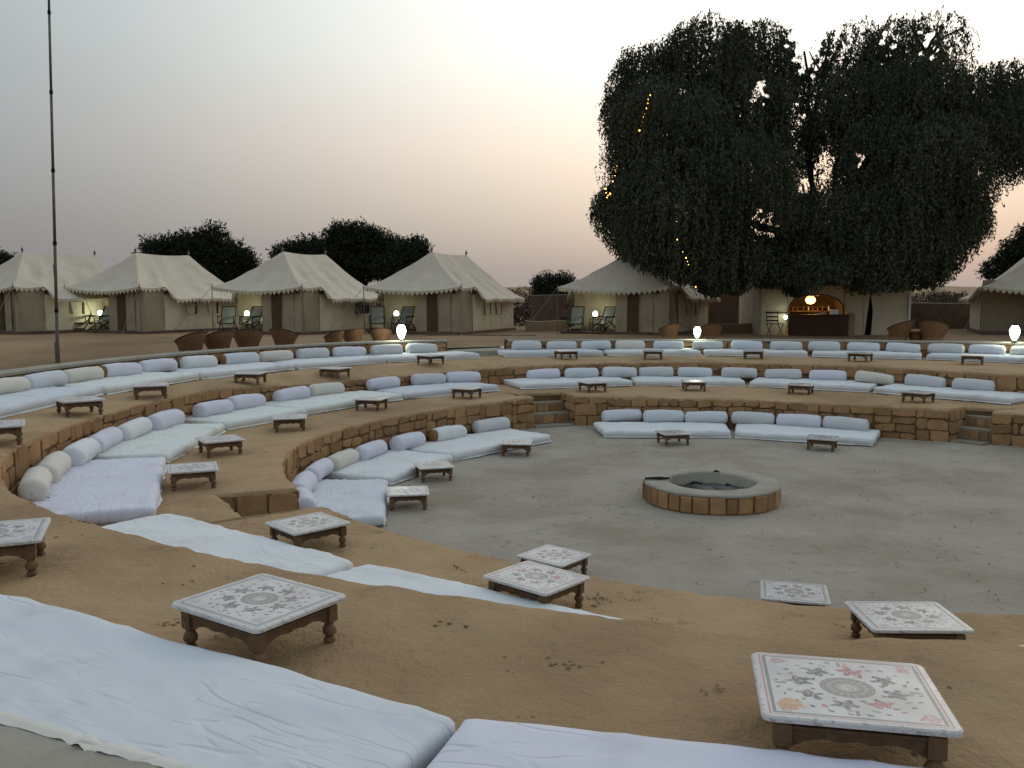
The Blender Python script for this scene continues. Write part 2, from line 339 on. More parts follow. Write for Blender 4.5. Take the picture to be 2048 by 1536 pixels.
def angs(lo=-180, hi=180, step=.5, notch=True):
    a = list(np.arange(lo, hi + 1e-6, step))
    if notch:
        for l, h, _ in NOTCH:
            for e in (l, h): a += [e - .03, e + .001] if e == l else [e - .001, e + .03]
    a = sorted(set(q for q in a if lo <= q <= hi)); return a
def ring_mesh(name, A, rows, mat, close=True, smooth=True):
    """rows: list of functions a -> (r, z)"""
    V = []; n = len(A)
    for fn in rows:
        for a in A:
            r, z = fn(a); V.append(P(r, a, z))
    F = []
    m = n if close else n - 1
    for i in range(len(rows) - 1):
        for j in range(m):
            k = (j + 1) % n
            F.append((i * n + j, (i + 1) * n + j, (i + 1) * n + k, i * n + k))
    return link(name, mesh(name, V, F), mat, None, smooth)

# ------------------------------------------------------------------ ground sheets
A0 = angs()[:-1]
def zg_arena(x, y): return .02 * nz(x, y, .5) + .010 * nz(x, y, 2.3, 3)
rows = [(lambda a, q=q: (lambda r: (r, zg_arena(*P(r, a)[:2])))(max(.02, (R1(a) + .12) * q))) for q in np.linspace(0, 1, 44)]
o = ring_mesh('arena_floor', A0, rows, M['arena']); tag(o, 'packed grey earth floor of the sunken court', None, None, 'structure')
def terrace(name, Ri, Ro, Zr, Zo, n, label, seed):
    def fn(q, kind):
        def f(a):
            ri, ro = Ri(a), float(Ro(a))
            jit = .035 * nz(a * .35, seed, 1) + .02 * nz(a * 1.4, seed, 1.0)
            if kind == 'lip0': return ri - .01 + jit, float(Zr(a)) - .09
            if kind == 'lip1': return ri - .02 + jit, float(Zr(a)) - .035 + .02 * nz(a * .9, seed + 4, 1)
            r = ri + .03 + jit * (1 - q) + (ro - ri) * q
            t = min(1, (r - ri) / .9); t = t * t * (3 - 2 * t)
            z = float(Zr(a)) * (1 - t) + float(Zo(a)) * t
            p = P(r, a)
            z += .022 * nz(p.x, p.y, .9, seed) + .010 * nz(p.x, p.y, 3.2, seed) + .006 * nz(p.x, p.y, 8, seed)
            z -= .03 * max(0, 1 - (r - ri) / .10) ** 2
            z += (1 - t) * .03 * nz(a * .5, seed + 9, 1.0)
            if seed == 2 and -103.2 < a < -97.5: z += (1 - min(1, (r - ri) / .5)) * .035 * math.sin((a + 103.2) / 5.7 * math.pi) ** .5
            return r, z
        return f
    L = [fn(0, 'lip0'), fn(0, 'lip1')] + [fn(q, 'x') for q in (np.linspace(0, 1, n) ** 1.4)]
    A = angs(step=.33)[:-1]
    o = ring_mesh(name, A, L, M['sand']); tag(o, label, None, None, 'structure'); return o
terrace('lower_terrace', R1, lambda a: R2(a) + .12, Z1rim, Z1out, 30, 'sandy lower terrace around the court', 1)
terrace('upper_terrace', lambda a: float(R2(a)), lambda a: R3(a) + .1, Z2rim, Z2out, 30, 'sandy upper terrace below the parapet', 2)
def zterr(x, y):
    d = y; t = min(1, max(0, (d - 50) / 170)); t = t * t * (3 - 2 * t)
    z = 1.5 + 1.75 * t + (.9 * t + .04) * nz(x, y, .02, 5) + .03 * nz(x, y, .3, 7)
    u = min(1, max(0, (d - 230) / 400)); z += u * (6 + 5 * nz(x, y, .0045, 9)); return z
def outrow(q):
    def f(a):
        r0 = float(R3(a)) + .30; r = r0 + q
        p = P(r, a); z = zterr(p.x, p.y)
        return r, z if q > .05 else z
    return f
qs = [0, .3, .7, 1.2] + list(np.geomspace(1.8, 900, 60))
o = ring_mesh('ground', angs(step=.75, notch=False)[:-1], [outrow(q) for q in qs], M['ground']); tag(o, 'sandy desert ground stretching to the horizon', None, None, 'structure')

# ------------------------------------------------------------------ stone walls (voronoi masonry along a path)
def vor_cells(L, H0, sx, sz, rnd):
    """coursed rubble: chunks of uneven courses, each split into uneven blocks with crooked corners"""
    out = []; x = 0
    while x < L - .05:
        w = min(L - x, rnd.uniform(1.4, 3.2) * sx)
        if L - x - w < .6 * sx: w = L - x
        n = max(1, int(round(H0 / sz + rnd.uniform(-.45, .7)))); hs = [rnd.uniform(.65, 1.4) for _ in range(n)]; t = sum(hs); y = 0
        for h in hs:
            h = h * H0 / t; u = x
            while u < x + w - .02:
                bw = min(x + w - u, rnd.uniform(.55, 1.35) * sx)
                if x + w - u - bw < .3 * sx: bw = x + w - u
                j = lambda k=.026: rnd.uniform(-k, k * .3)
                P4 = [(u - j(), y - j()), (u + bw + j(), y - j()), (u + bw + j(), y + h + j()), (u - j(), y + h + j())]
                # knock off one or two corners
                poly = []
                for q, p in enumerate(P4):
                    if rnd.random() < .45:
                        a, b = P4[q - 1], P4[(q + 1) % 4]; f1, f2 = rnd.uniform(.12, .38), rnd.uniform(.12, .38)
                        poly += [(p[0] + (a[0] - p[0]) * f1, p[1] + (a[1] - p[1]) * f1), (p[0] + (b[0] - p[0]) * f2, p[1] + (b[1] - p[1]) * f2)]
                    else: poly.append(p)
                out.append([(min(L, max(0, a)), min(H0, max(0, b))) for a, b in poly]); u += bw
            y += h
        x += w
    return out
def path_fn(pts):
    """pts polyline (x,y,zb,zt) ; returns length and function s-> (x,y,nx,ny,zb,zt)"""
    P_ = np.array(pts, float); d = np.r_[0, np.cumsum(np.hypot(np.diff(P_[:, 0]), np.diff(P_[:, 1])))]
    def f(s):
        v = [np.interp(s, d, P_[:, i]) for i in range(4)]
        e = .05; a = [np.interp(s - e, d, P_[:, i]) for i in (0, 1)]; b = [np.interp(s + e, d, P_[:, i]) for i in (0, 1)]
        tx, ty = b[0] - a[0], b[1] - a[1]; l = math.hypot(tx, ty) or 1
        return v[0], v[1], -ty / l, tx / l, v[2], v[3]
    return d[-1], f
def stones_on(parent, segs, sx, sz, rnd, proud=.030, limit=300, mat=None, cnt=[0]):
    made = 0
    for pts in segs:
        L, f = path_fn(pts)
        if L < .15: continue
        H = float(np.mean([p[3] - p[2] for p in pts]))
        for poly in vor_cells(L, H, sx, sz, rnd):
            cx = sum(p[0] for p in poly) / len(poly); cy = sum(p[1] for p in poly) / len(poly)
            pr = proud * rnd.uniform(.4, 1.3); x0, y0, nx_, ny_, zb, zt = f(cx); zc = zb + (zt - zb) * cy / H
            V = []
            for shr, out in ((.002, -.05), (.004, pr * .7), (.016, pr)):
                for (u, v) in poly:
                    dx, dy = cx - u, cy - v; l = math.hypot(dx, dy) or 1
                    u2 = u + dx / l * min(shr, l * .4); v2 = v + dy / l * min(shr, l * .4)
                    X, Y, nX, nY, b, t = f(u2); zz = b + (t - b) * v2 / H
                    oo = out + rnd.uniform(-.006, .006)
                    V.append((X + nX * oo, Y + nY * oo, zz))
            n = len(poly); F = []
            for k in range(2):
                for i in range(n): F.append((k * n + i, k * n + (i + 1) % n, k * n + n + (i + 1) % n, k * n + n + i))
            F.append(tuple(range(2 * n, 3 * n)))
            me = mesh('stone', V, F); link('stone', me, mat or M['stone'], parent); made += 1
    return made
rnd = random.Random(3)
def arc(lo, hi, Rf, zb, zt, off=0, step=1.0):
    n = max(2, int(abs(hi - lo) / step)); return [(*P(Rf(a) + off, a)[:2], zb(a) if callable(zb) else zb, zt(a)) for a in np.linspace(hi, lo, n)]
# inward normal: path runs with decreasing angle reversed so that the normal faces the court
def orient(pts):  # make normal point to the centre
    L, f = path_fn(pts); x, y, nx_, ny_, *_ = f(L / 2)
    return pts if (CX - x) * nx_ + (CY - y) * ny_ > 0 else pts[::-1]
w1 = empty('retaining_wall', P(7.3, 180, 0), 0, 'low curved wall of rough yellow sandstone around the sunken court floor', 'wall')
w1z = lambda a: float(Z1rim(a)) - .03
segs = []
for lo, hi in ((117.0, 204.2), (42.2, 109.0), (28, 36.6)):
    segs.append(orient([(q[0], q[1], -.03, q[3]) for q in arc(lo, hi, lambda a: float(R1s(a)), 0, w1z)]))
for l, h, d in NOTCH:
    for e, sgn in ((l, 1), (h, -1)):
        r0 = float(R1s(e)); a = P(r0, e); b = P(r0 + d, e); z = w1z(e)
        pts = [(a.x, a.y, -.03, z), (b.x, b.y, -.03, z)]
        L, f = path_fn(pts); x, y, nx_, ny_, *_ = f(L / 2); m = P(r0 + d / 2, (l + h) / 2)
        if (m.x - x) * nx_ + (m.y - y) * ny_ < 0: pts = pts[::-1]
        segs.append(pts)
def mtx(par):
    for c in par.children_recursive if hasattr(par, 'children_recursive') else []: pass
def unparent_offset(e):  # children were built in world space: cancel the Empty's offset on each
    inv = Matrix.Translation(e.location).inverted()
    for c in [o for o in COL.objects if o.parent is e]: c.matrix_parent_inverse = inv
n1 = stones_on(w1, segs, .40, .22, rnd)
def core(name, A, rin, zt, zb, depth, parent, mat, close):
    rows = [lambda a: (rin(a), zb), lambda a: (rin(a), zt(a)), lambda a: (rin(a) + depth, zt(a)), lambda a: (rin(a) + depth, zb)]
    o = ring_mesh(name, A, rows, mat, close, False); o.parent = parent; return o
core('mortar_core', angs()[:-1], lambda a: R1(a) + .004, lambda a: w1z(a) - .02, -.1, .25, w1, M['mortar'], True)
unparent_offset(w1)
w2 = empty('retaining_wall', P(10.5, 180, .7), 0, 'middle curved sandstone wall between the lower and upper terraces', 'wall')
w2z = lambda a: float(Z2rim(a)) - .03
segs2 = [orient([(q[0], q[1], .66, q[3]) for q in arc(lo, hi, lambda a: float(R2(a)), 0, w2z)]) for lo, hi in ((28, 228),)]
n2 = stones_on(w2, segs2, .45, .235, rnd)
core('mortar_core', angs(notch=False)[:-1], lambda a: float(R2(a)) + .004, lambda a: w2z(a) - .02, .6, .25, w2, M['mortar'], True)
unparent_offset(w2)
def parapet(label, lo, hi, slo, shi):
    w = empty('parapet_wall', P(float(R3((lo + hi) / 2)), (lo + hi) / 2, 1.3), 0, label, 'wall')
    z = lambda a: float(Z3(a)) - .06
    segs = [orient([(q[0], q[1], 1.26, q[3]) for q in arc(slo, shi, lambda a: float(R3(a)), 0, z)])]
    k = stones_on(w, segs, .52, .26, rnd, .025)
    A = list(np.arange(lo, hi + .01, .5))
    def jz(a, s): return .008 * nz(a * .8, s, 2) + .006 * nz(a * 3, s, 2)
    def cap(fn, nm, mat, smooth):
        o = ring_mesh(nm, A, fn, mat, False, smooth)
        bm = bmesh.new(); bm.from_mesh(o.data)
        bmesh.ops.holes_fill(bm, edges=[e for e in bm.edges if e.is_boundary], sides=20); bm.to_mesh(o.data); bm.free(); o.parent = w; return o
    r = lambda a: float(R3(a)); n = len(A)
    cap([lambda a: (r(a) + .004, 1.15), lambda a: (r(a) + .004, z(a)), lambda a: (r(a) + .30, z(a)), lambda a: (r(a) + .30, 1.15)], 'mortar_core', M['mortar'], False)
    cap([lambda a: (r(a) - .045 + jz(a, 1), z(a) + .002), lambda a: (r(a) - .05 + jz(a, 1), z(a) + .05), lambda a: (r(a) - .02 + jz(a, 2), float(Z3(a)) + .006 + jz(a, 3)), lambda a: (r(a) + .16, float(Z3(a)) + .012 + jz(a, 4)), lambda a: (r(a) + .34 + jz(a, 5), float(Z3(a)) + jz(a, 6)), lambda a: (r(a) + .36 + jz(a, 5), z(a) - .25)], 'coping', M['coping'], False)
    unparent_offset(w); return k
n3 = parapet('long curved parapet with pale cement coping, running from under the camera past the flagpole to the gap', 114.6, 300, 114.8, 190)
n4 = parapet('curved parapet with pale cement coping behind the right-hand cushions, in front of the bar tent', -18, 106.8, 38, 106.6)
# step at the opening between the parapets
s = MB(); A_ = np.linspace(106.9, 114.5, 8)
V = [];
for rr, zz in ((14.25, 1.2), (14.25, 1.42), (15.2, 1.50), (15.2, 1.2)):
    for a in A_: V.append(P(rr + .02 * math.sin(a * 3), a, zz))
F = [(i * 8 + j, (i + 1) * 8 + j, (i + 1) * 8 + j + 1, i * 8 + j + 1) for i in range(3) for j in range(7)]
o = link('entrance_step', mesh('entrance_step', V, F), M['plaster']); tag(o, 'low cement step in the gap between the two parapets', 'step')

# stairs in the notches
def stairs(l, h, d, label, ns=3):
    r0 = float(R1s((l + h) / 2)); t = empty('stone_stairs', P(r0, (l + h) / 2, 0), 0, label, 'stairs')
    e = .35
    for k in range(ns):
        zb, zt = (0 if k == 0 else .04 + .235 * (k - 1)), (.04 if k == 0 else .05 + .235 * k)
        ra = r0 - .02 + (.30 * k if k else -.10); A = np.linspace(l + e * .6, h - e * .6, 6); V = []
        for rr, zz in ((ra, -.05), (ra, zt - .01), (ra + .015, zt), (r0 + d - .01, zt), (r0 + d - .01, -.05)):
            for a in A: V.append(P(rr + .008 * math.sin(a * 7 + k), a, zz))
        F = [(i * 6 + j, (i + 1) * 6 + j, (i + 1) * 6 + j + 1, i * 6 + j + 1) for i in range(4) for j in range(5)] + [(0, 6, 12, 18, 24), (29, 23, 17, 11, 5)]
        link('step', mesh('step', V, F), M['step'] if k != 9 else M['stone'], t)
        if k: # stone riser face blocks
            zlo = .04 + .235 * (k - 1); n = 3; am = np.linspace(l + .6, h - .6, n + 1)
            for i in range(n):
                a, b = am[i] + .12, am[i + 1] - .12; V = []
                for rr in (ra - .025, ra - .001):
                    for (aa, zz) in ((a, zlo + .015), (b, zlo + .015), (b, zlo + .20), (a, zlo + .20)): V.append(P(rr, aa, zz))
                link('riser_stone', mesh('riser_stone', V, [(0, 1, 2, 3), (4, 5, 6, 7), (0, 1, 5, 4), (1, 2, 6, 5), (2, 3, 7, 6), (3, 0, 4, 7)]), M['stone'], t)
    unparent_offset(t)
stairs(*NOTCH[0], 'stone stairs cut into the lowest wall at the far left of the court')
stairs(*NOTCH[1], 'stone stairs cut into the lowest wall at the right edge of the photo')
stairs(*NOTCH[2], 'stone stairs cut into the lowest wall nearest the camera, partly hidden by sand', 2)

# ------------------------------------------------------------------ fire pit
fp = empty('fire_pit', (3.06, 13.45, 0), 0, 'round fire pit ringed with yellow stone blocks in the middle of the grey court', 'fire pit')
a = 0; k = 0; rn = random.Random(5)
while a < 358:
    w = rn.uniform(10.0, 14.5)
    if a + w > 350: w = 360 - a
    V = []; b0, b1 = R(a + .5), R(a + w - .5); ins = .012; pr = rn.uniform(-.015, .02); zt = .25 + rn.uniform(-.01, .012)
    for rr, ang, z0, z1 in ((.98, (b0, b1), .0, zt), (1.015 + pr, (b0, b1), .0, zt), (1.03 + pr, (b0 + .012, b1 - .012), .02, zt - .018)):
        nn = 3
        for z in (z0, z1):
            for q in range(nn):
                t = ang[0] + (ang[1] - ang[0]) * q / (nn - 1); V.append((rr * math.cos(t), rr * math.sin(t), z))
    F = []
    for L in (0, 1):
        o6 = L * 6; p6 = o6 + 6
        loop = [0, 1, 2, 5, 4, 3]
        for i in range(6): F.append((o6 + loop[i], o6 + loop[(i + 1) % 6], p6 + loop[(i + 1) % 6], p6 + loop[i]))
    F += [(12, 13, 16, 15), (13, 14, 17, 16)]
    link('stone_block', mesh('stone_block', V, F), M['stone'], fp); a += w; k += 1
mb = MB(); prof = []
nseg = 72; V = []
RP = [(.975, .0), (.985, .235), (1.03, .248), (1.028, .280), (1.0, .290), (.74, .294), (.675, .288), (.66, .262), (.65, .02)]
for i, (r, z) in enumerate(RP):
    for q in range(nseg):
        t = 2 * math.pi * q / nseg; rr = r + (.018 * noise.noise((math.cos(t) * 2.5, math.sin(t) * 2.5, i)) if i > 1 else 0) + (.03 * noise.noise((math.cos(t) * 3, math.sin(t) * 3, 7)) if i > 4 else 0)
        zz = z + (.012 * noise.noise((math.cos(t) * 3, math.sin(t) * 3, 5)) if 1 < i < 8 else 0)
        if i in (3, 4, 5, 6) and abs(t - 3.02) < .05: zz -= .06     # groove in the rim
        V.append((rr * math.cos(t), rr * math.sin(t), zz))
F = [(i * nseg + q, i * nseg + (q + 1) % nseg, (i + 1) * nseg + (q + 1) % nseg, (i + 1) * nseg + q) for i in range(len(RP) - 1) for q in range(nseg)]
link('cement_rim', mesh('cement_rim', V, F), M['plaster'], fp, True)
V = []; n = 36
for i in range(14):
    for q in range(n):
        t = 2 * math.pi * q / n; r = .67 * i / 13; x, y = r * math.cos(t), r * math.sin(t)
        z = .12 + .08 * math.exp(-((x - .02) ** 2 + (y + .08) ** 2) * 9) + .05 * noise.noise((x * 5, y * 5, 2)) + .03 * noise.noise((x * 14, y * 16, 2))
        V.append((x, y, z))
F = [(i * n + q, i * n + (q + 1) % n, (i + 1) * n + (q + 1) % n, (i + 1) * n + q) for i in range(13) for q in range(n)]
link('ash_bed', mesh('ash_bed', V, F), M['ash'], fp, True)
st = MB(); st.tube([(-1.0, .12, .30), (-.8, .115, .31), (-.62, .13, .302)], [.018, .022, .016], 7)
o = st.build('charred_stick', M['char']); o.location = fp.location; tag(o, 'short charred stick lying on the left rim of the fire pit', 'stick')
for i, (x, y, s_) in enumerate(((.22, .66, .04), (-.2, .35, .05), (.3, .2, .04))):
    zz = .29 if i < 1 else .17; c = MB(); c.tube([(x - s_, y, zz), (x, y + .02, zz + .02), (x + s_ * 1.4, y - .01, zz + .01)], [s_ * .3, s_ * .5, s_ * .25], 6)
    c.build('charcoal', M['char'], fp)

# ------------------------------------------------------------------ mattresses
def rbox(L, D, H, rad, nx, ny, nzz):
    bm = bmesh.new(); V = {}
    def vert(i, j, k):
        key = (i, j, k)
        if key not in V:
            p = Vector(((i / nx - .5) * L, j / ny * D, k / nzz * H)); c = Vector((min(max(p.x, -L / 2 + rad), L / 2 - rad), min(max(p.y, rad), D - rad), min(max(p.z, rad * .25), H - rad * .55)))
            d = p - c; d2 = Vector((d.x / rad, d.y / rad, d.z / (rad * .55 if d.z > 0 else rad * .25)))
            m = max(abs(d2.x), abs(d2.y), abs(d2.z)); l = d2.length
            if l > 1e-6 and m > 1e-6: d2 = d2 * (m / l)
            V[key] = bm.verts.new(c + Vector((d2.x * rad, d2.y * rad, d2.z * (rad * .55 if d.z > 0 else rad * .25))))
        return V[key]
    for i in range(nx):
        for j in range(ny):
            bm.faces.new((vert(i, j, nzz), vert(i + 1, j, nzz), vert(i + 1, j + 1, nzz), vert(i, j + 1, nzz)))
            bm.faces.new((vert(i, j, 0), vert(i, j + 1, 0), vert(i + 1, j + 1, 0), vert(i + 1, j, 0)))
    for i in range(nx):
        for k in range(nzz):
            bm.faces.new((vert(i, 0, k), vert(i + 1, 0, k), vert(i + 1, 0, k + 1), vert(i, 0, k + 1)))
            bm.faces.new((vert(i, ny, k), vert(i, ny, k + 1), vert(i + 1, ny, k + 1), vert(i + 1, ny, k)))
    for j in range(ny):
        for k in range(nzz):
            bm.faces.new((vert(0, j, k), vert(0, j, k + 1), vert(0, j + 1, k + 1), vert(0, j + 1, k)))
            bm.faces.new((vert(nx, j, k), vert(nx, j + 1, k), vert(nx, j + 1, k + 1), vert(nx, j, k + 1)))
    return bm
NM = [0]
def mattress(rl, al, rr, ar, z0, label, mat, group, depth=None, H=.155, res=.055, amp=1.0, row=0):
    hem = True
    """front corners (rl, al) and (rr, ar) in polar coordinates; body extends outwards"""
    NM[0] += 1; seed = NM[0] * 3.7
    a, b = P(rl, al), P(rr, ar); m = (a + b) / 2; d = b - a; L = d.length - .03; d.normalize()
    outw = Vector((m.x - CX, m.y - CY, 0)); n = Vector((-d.y, d.x, 0))
    if n.dot(outw) < 0: n = -n; d = -d
    # right-handed frame: x=d', y=n
    xa = Vector((n.y, -n.x, 0)); rz = math.atan2(xa.y, xa.x)
    t = empty('floor_mattress', (m.x, m.y, z0), rz, label, 'mattress', group)
    rf = (rl + rr) / 2; wedge = .45 / rf; am_ = math.degrees(math.atan2(m.y - CY, m.x - CX))
    if depth is None:
        rw = float((R1s, R2, R3)[row](am_)) - (m - Vector((CX, CY, 0))).length; depth = min(1.38, max(1.0, rw - .06))
    bm = rbox(L, depth, H, .06, max(8, int(L / res)), max(6, int(depth / res)), 4)
    for v in bm.verts:
        x, y, z = v.co; u = z / H
        px, py = x + seed * 5, y + seed
        if z > .03:
            v.co.z += u * amp * (.016 * noise.noise((px * 1.3, py * 1.5, seed)) + .010 * noise.noise((px * 4, py * 3, seed)))
            cr = noise.noise((px * 2.2 + py * 5, py * 2 - px * .8, seed)); v.co.z += u * amp * .010 * max(0, 1 - abs(cr) * 5)
            v.co.z -= u * .012 * max(0, abs(x) / (L / 2) - .75) * 3
        edge = max(0, 1 - y / .08)
        if y < .1: v.co.y += .010 * noise.noise((px * 2.2, 0, seed)) + .006 * noise.noise((px * 7, z * 20, seed)) - .02 * math.sin(math.pi * min(1, u))
        if y > depth - .1: v.co.y += .02 * noise.noise((px * 2.2, 5, seed))
        if abs(x) > L / 2 - .1: v.co.x += .02 * noise.noise((py * 3, z * 9, seed))
        v.co.x *= 1 + max(0, v.co.y) * wedge
    me = bpy.data.meshes.new('sheet'); bm.to_mesh(me); bm.free()
    link('sheet', me, mat, t, True)
    if hem:  # loose hem of the sheet lying on the ground in front and at both ends
        pts = []; k = 60
        for i in range(k + 1):
            x = -L / 2 + L * i / k; pts.append((x, 0))
        V = []; hb = 0
        for x, y in pts:
            yb = 0
            w = max(.004, .028 + .045 * noise.noise((x * 1.7 + seed, 3, seed)) + .02 * noise.noise((x * 8 + seed, 3, seed)))
            V += [(x, yb + .03, .055), (x, yb + .004 - .01, .03), (x, yb - w * .7, .014), (x, yb - w, .006)]
        F = [(i * 4 + j, i * 4 + j + 1, (i + 1) * 4 + j + 1, (i + 1) * 4 + j) for i in range(k) for j in range(3)]
        link('sheet_hem', mesh('sheet_hem', V, F), mat, t, True)
    return t
GM = 'white sheeted mattresses along the terraces'
def mz(a, row):  # resting height
    return 0.012 if row == 0 else (float(Z1out(a)) + .004 if row == 1 else float(Z2out(a)) + .006)
MT = [
 # row, rl, al, rr, ar, material, label, kwargs
 (2, 11.52, -127.0, 11.53, -111.3, 'blue', 'large pale blue-white mattress filling the bottom left corner', dict(depth=1.12, H=.128, res=.03, amp=.75)),
 (2, 11.52, -111.45, 11.48, -96.2, 'lavender', 'lavender-white mattress at the bottom edge, below the stained painted table', dict(depth=1.12, H=.128, res=.03, amp=.75)),
 (2, 11.50, -142.2, 11.46, -127.5, 'cream', 'cream mattress end at the left border behind the bottom left corner mattress', dict()),
 (1, 8.98, -148.3, 8.40, -129.6, 'white', 'white mattress half hidden by the sand edge, behind the nearest left table', dict(res=.04)),
 (1, 8.36, -129.1, 8.62, -108.7, 'white', 'white mattress seen as a thin strip behind the pair of painted tables near the centre', dict(res=.05)),
 (1, 8.60, -108.3, 8.50, -102.6, 'white', 'short bit of white mattress peeping over the sand edge above the stained table', dict()),
 (1, 8.40, -97.2, 8.4, -78, 'white', 'thin white mattress line over the sand edge at the lower right border of the photo', dict()),
 (1, 9.08, -170.8, 9.10, -150.0, 'lavender', 'wide lavender-blue mattress at the left bend of the middle row, end facing the camera', dict(res=.045)),
 (1, 9.08, -171.6, 9.32, 168.9, 'greenish', 'greenish-white mattress behind the lavender-blue one in the middle row', dict()),
 (1, 9.35, 168.4, 9.0, 154.6, 'greenish', 'white mattress under a pair of grey-lavender bolsters, third in the middle row left', dict()),
 (1, 9.15, 154.1, 9.35, 134.5, 'greenish', 'greenish-white mattress behind the table with the lavender bolster, fourth in the middle row left', dict()),
 (1, 9.4, 134.1, 9.65, 116.6, 'blue', 'last mattress of the middle row on the left side, next to the gap', dict()),
 (1, 9.75, 112.9, 9.90, 94.3, 'white', 'first mattress of the middle row right of the gap, under a violet bolster', dict()),
 (1, 9.92, 93.9, 9.95, 76.9, 'white', 'second mattress of the middle row right of the gap, with the shining table before it', dict()),
 (1, 9.92, 76.5, 9.62, 58.8, 'white', 'third mattress of the middle row right of the gap', dict()),
 (1, 9.60, 58.3, 9.15, 38.6, 'white', 'last mattress of the middle row at the right, its end turned to the stairs', dict()),
 (0, 6.03, 177.6, 6.16, -158.8, 'blue', 'crumpled pale blue mattress on the court floor with a dark gap under its near end', dict(res=.04, amp=1.7)),
 (0, 6.03, 176.6, 5.65, 154.4, 'white', 'white mattress on the court floor behind the crumpled blue one', dict()),
 (0, 5.68, 153.8, 5.78, 123.2, 'white', 'white mattress on the court floor nearest the far left stairs', dict()),
 (0, 5.72, 110.4, 5.35, 81.3, 'white', 'left mattress of the pair on the court floor below the far wall', dict()),
 (0, 5.35, 80.7, 5.48, 50.4, 'white', 'right mattress of the pair on the court floor below the far wall', dict()),
 (2, 11.5, -171.6, 11.5, -158, 'white', 'white mattress at the left border, behind the table cut by the frame', dict()),
 (2, 11.55, -172.2, 11.50, 170.6, 'blue', 'pale blue mattress at the left edge of the top row', dict()),
 (2, 11.52, 170.0, 11.85, 154.8, 'greenish', 'greenish-white mattress in the top row, in front of the flagpole', dict()),
 (2, 11.9, 154.3, 12.2, 140.0, 'white', 'third mattress of the top row from the left edge', dict()),
 (2, 12.25, 139.5, 12.65, 126.0, 'white', 'fourth mattress of the top row from the left edge', dict()),
 (2, 12.7, 125.6, 13.05, 112.2, 'white', 'mattress of the top row ending at the gap in the parapet', dict()),
 (2, 13.35, 108.6, 13.31, 95.1, 'blue', 'first mattress of the top row right of the gap', dict()),
 (2, 13.31, 94.7, 13.40, 82.2, 'white', 'second mattress of the top row right of the gap', dict()),
 (2, 13.41, 81.8, 13.63, 68.9, 'white', 'mattress of the top row below the bar tent counter', dict()),
 (2, 13.66, 68.5, 13.95, 56.0, 'white', 'mattress of the top row just right of the bar tent counter', dict()),
 (2, 13.98, 55.6, 14.3, 42.9, 'blue', 'last mattress of the top row at the right edge', dict()),
]
for row, rl, al, rr, ar, mt, lab, kw in MT:
    am = al + (((ar - al + 180) % 360) - 180) / 2
    mattress(rl, al, rr, ar, mz(am, row), lab, M[mt], GM, row=row, **kw)
# sheet edge drawn up over the near coping, with gathered folds
V = []; n = 150
for i in range(n + 1):
    a = -121.5 + (11.2) * i / n; s = i / n
    w = .055 + .03 * noise.noise((i * .05, 1, 1)) + .012 * noise.noise((i * .3, 1, 4))
    w *= 1 if s < .93 else max(.15, (1 - s) / .07)
    fold = .010 * math.sin(i * 1.1) * max(0, 1 - abs(s - .62) / .05)
    for k in range(7):
        q = k / 6; r = 12.57 + .04 * q + (w + .02) * max(0, q - .3) + .006 * noise.noise((i * .2, k, 2)); z = 1.535 + (1.822 - 1.535) * min(1, q / .55) ** .8 - (.0 if q < .6 else (q - .6) * .03)
        V.append(P(r, a, z + fold * (k > 2) + .004 * noise.noise((i * .15, k * .7, 9))))
F = [(i * 7 + k, i * 7 + k + 1, (i + 1) * 7 + k + 1, (i + 1) * 7 + k) for i in range(n) for k in range(6)]
o = link('loose_sheet', mesh('loose_sheet', V, F), M['cream'], None, True); tag(o, 'cream loose sheet edge bunched over the cement coping at the bottom left', 'sheet')

# ------------------------------------------------------------------ bolsters
def bolster_mesh(seed, L=.98, rad=.155):
    E_ = [0, .002, .007, .015, .028, .045, .065, .09]; US = E_ + [.09 + .82 * q / 16 for q in range(1, 16)] + [1 - e for e in E_[::-1]]
    nu, nv = len(US) - 1, 26; V = []
    for i in range(nu + 1):
        u = US[i]; x = (u - .5) * L
        e = min(u, 1 - u) * L
        r = rad * (max(0, 1 - (1 - min(e, .085) / .085) ** 2.4) ** .5 if e < .085 else 1)
        if e < 1e-6: r = rad * .02
        r *= 1 + .05 * noise.noise((x * 3, seed, 0))
        for k in range(nv):
            t = 2 * math.pi * k / nv; rr = r * (1 + .05 * math.sin(k * 2.9 + seed) * math.exp(-e / .05) + .045 * noise.noise((x * 5, math.cos(t) * 1.5, math.sin(t) * 1.5 + seed)) + .03 * noise.noise((x * 14, math.cos(t) * 3, math.sin(t) * 3 + seed)))
            z = rr * math.sin(t); z = max(z, -rad * .86) if z < 0 else z * (.97)
            V.append((x, rr * math.cos(t) * 1.04, z + .012 * noise.noise((x * 2, 3, seed)) - .02 * (2 * x / L) ** 2))
    F = [(i * nv + k, i * nv + (k + 1) % nv, (i + 1) * nv + (k + 1) % nv, (i + 1) * nv + k) for i in range(nu) for k in range(nv)]
    F += [tuple(range(nv)), tuple(range(nu * nv, (nu + 1) * nv))[::-1]]
    return mesh('bolster', V, F)
BM = {}
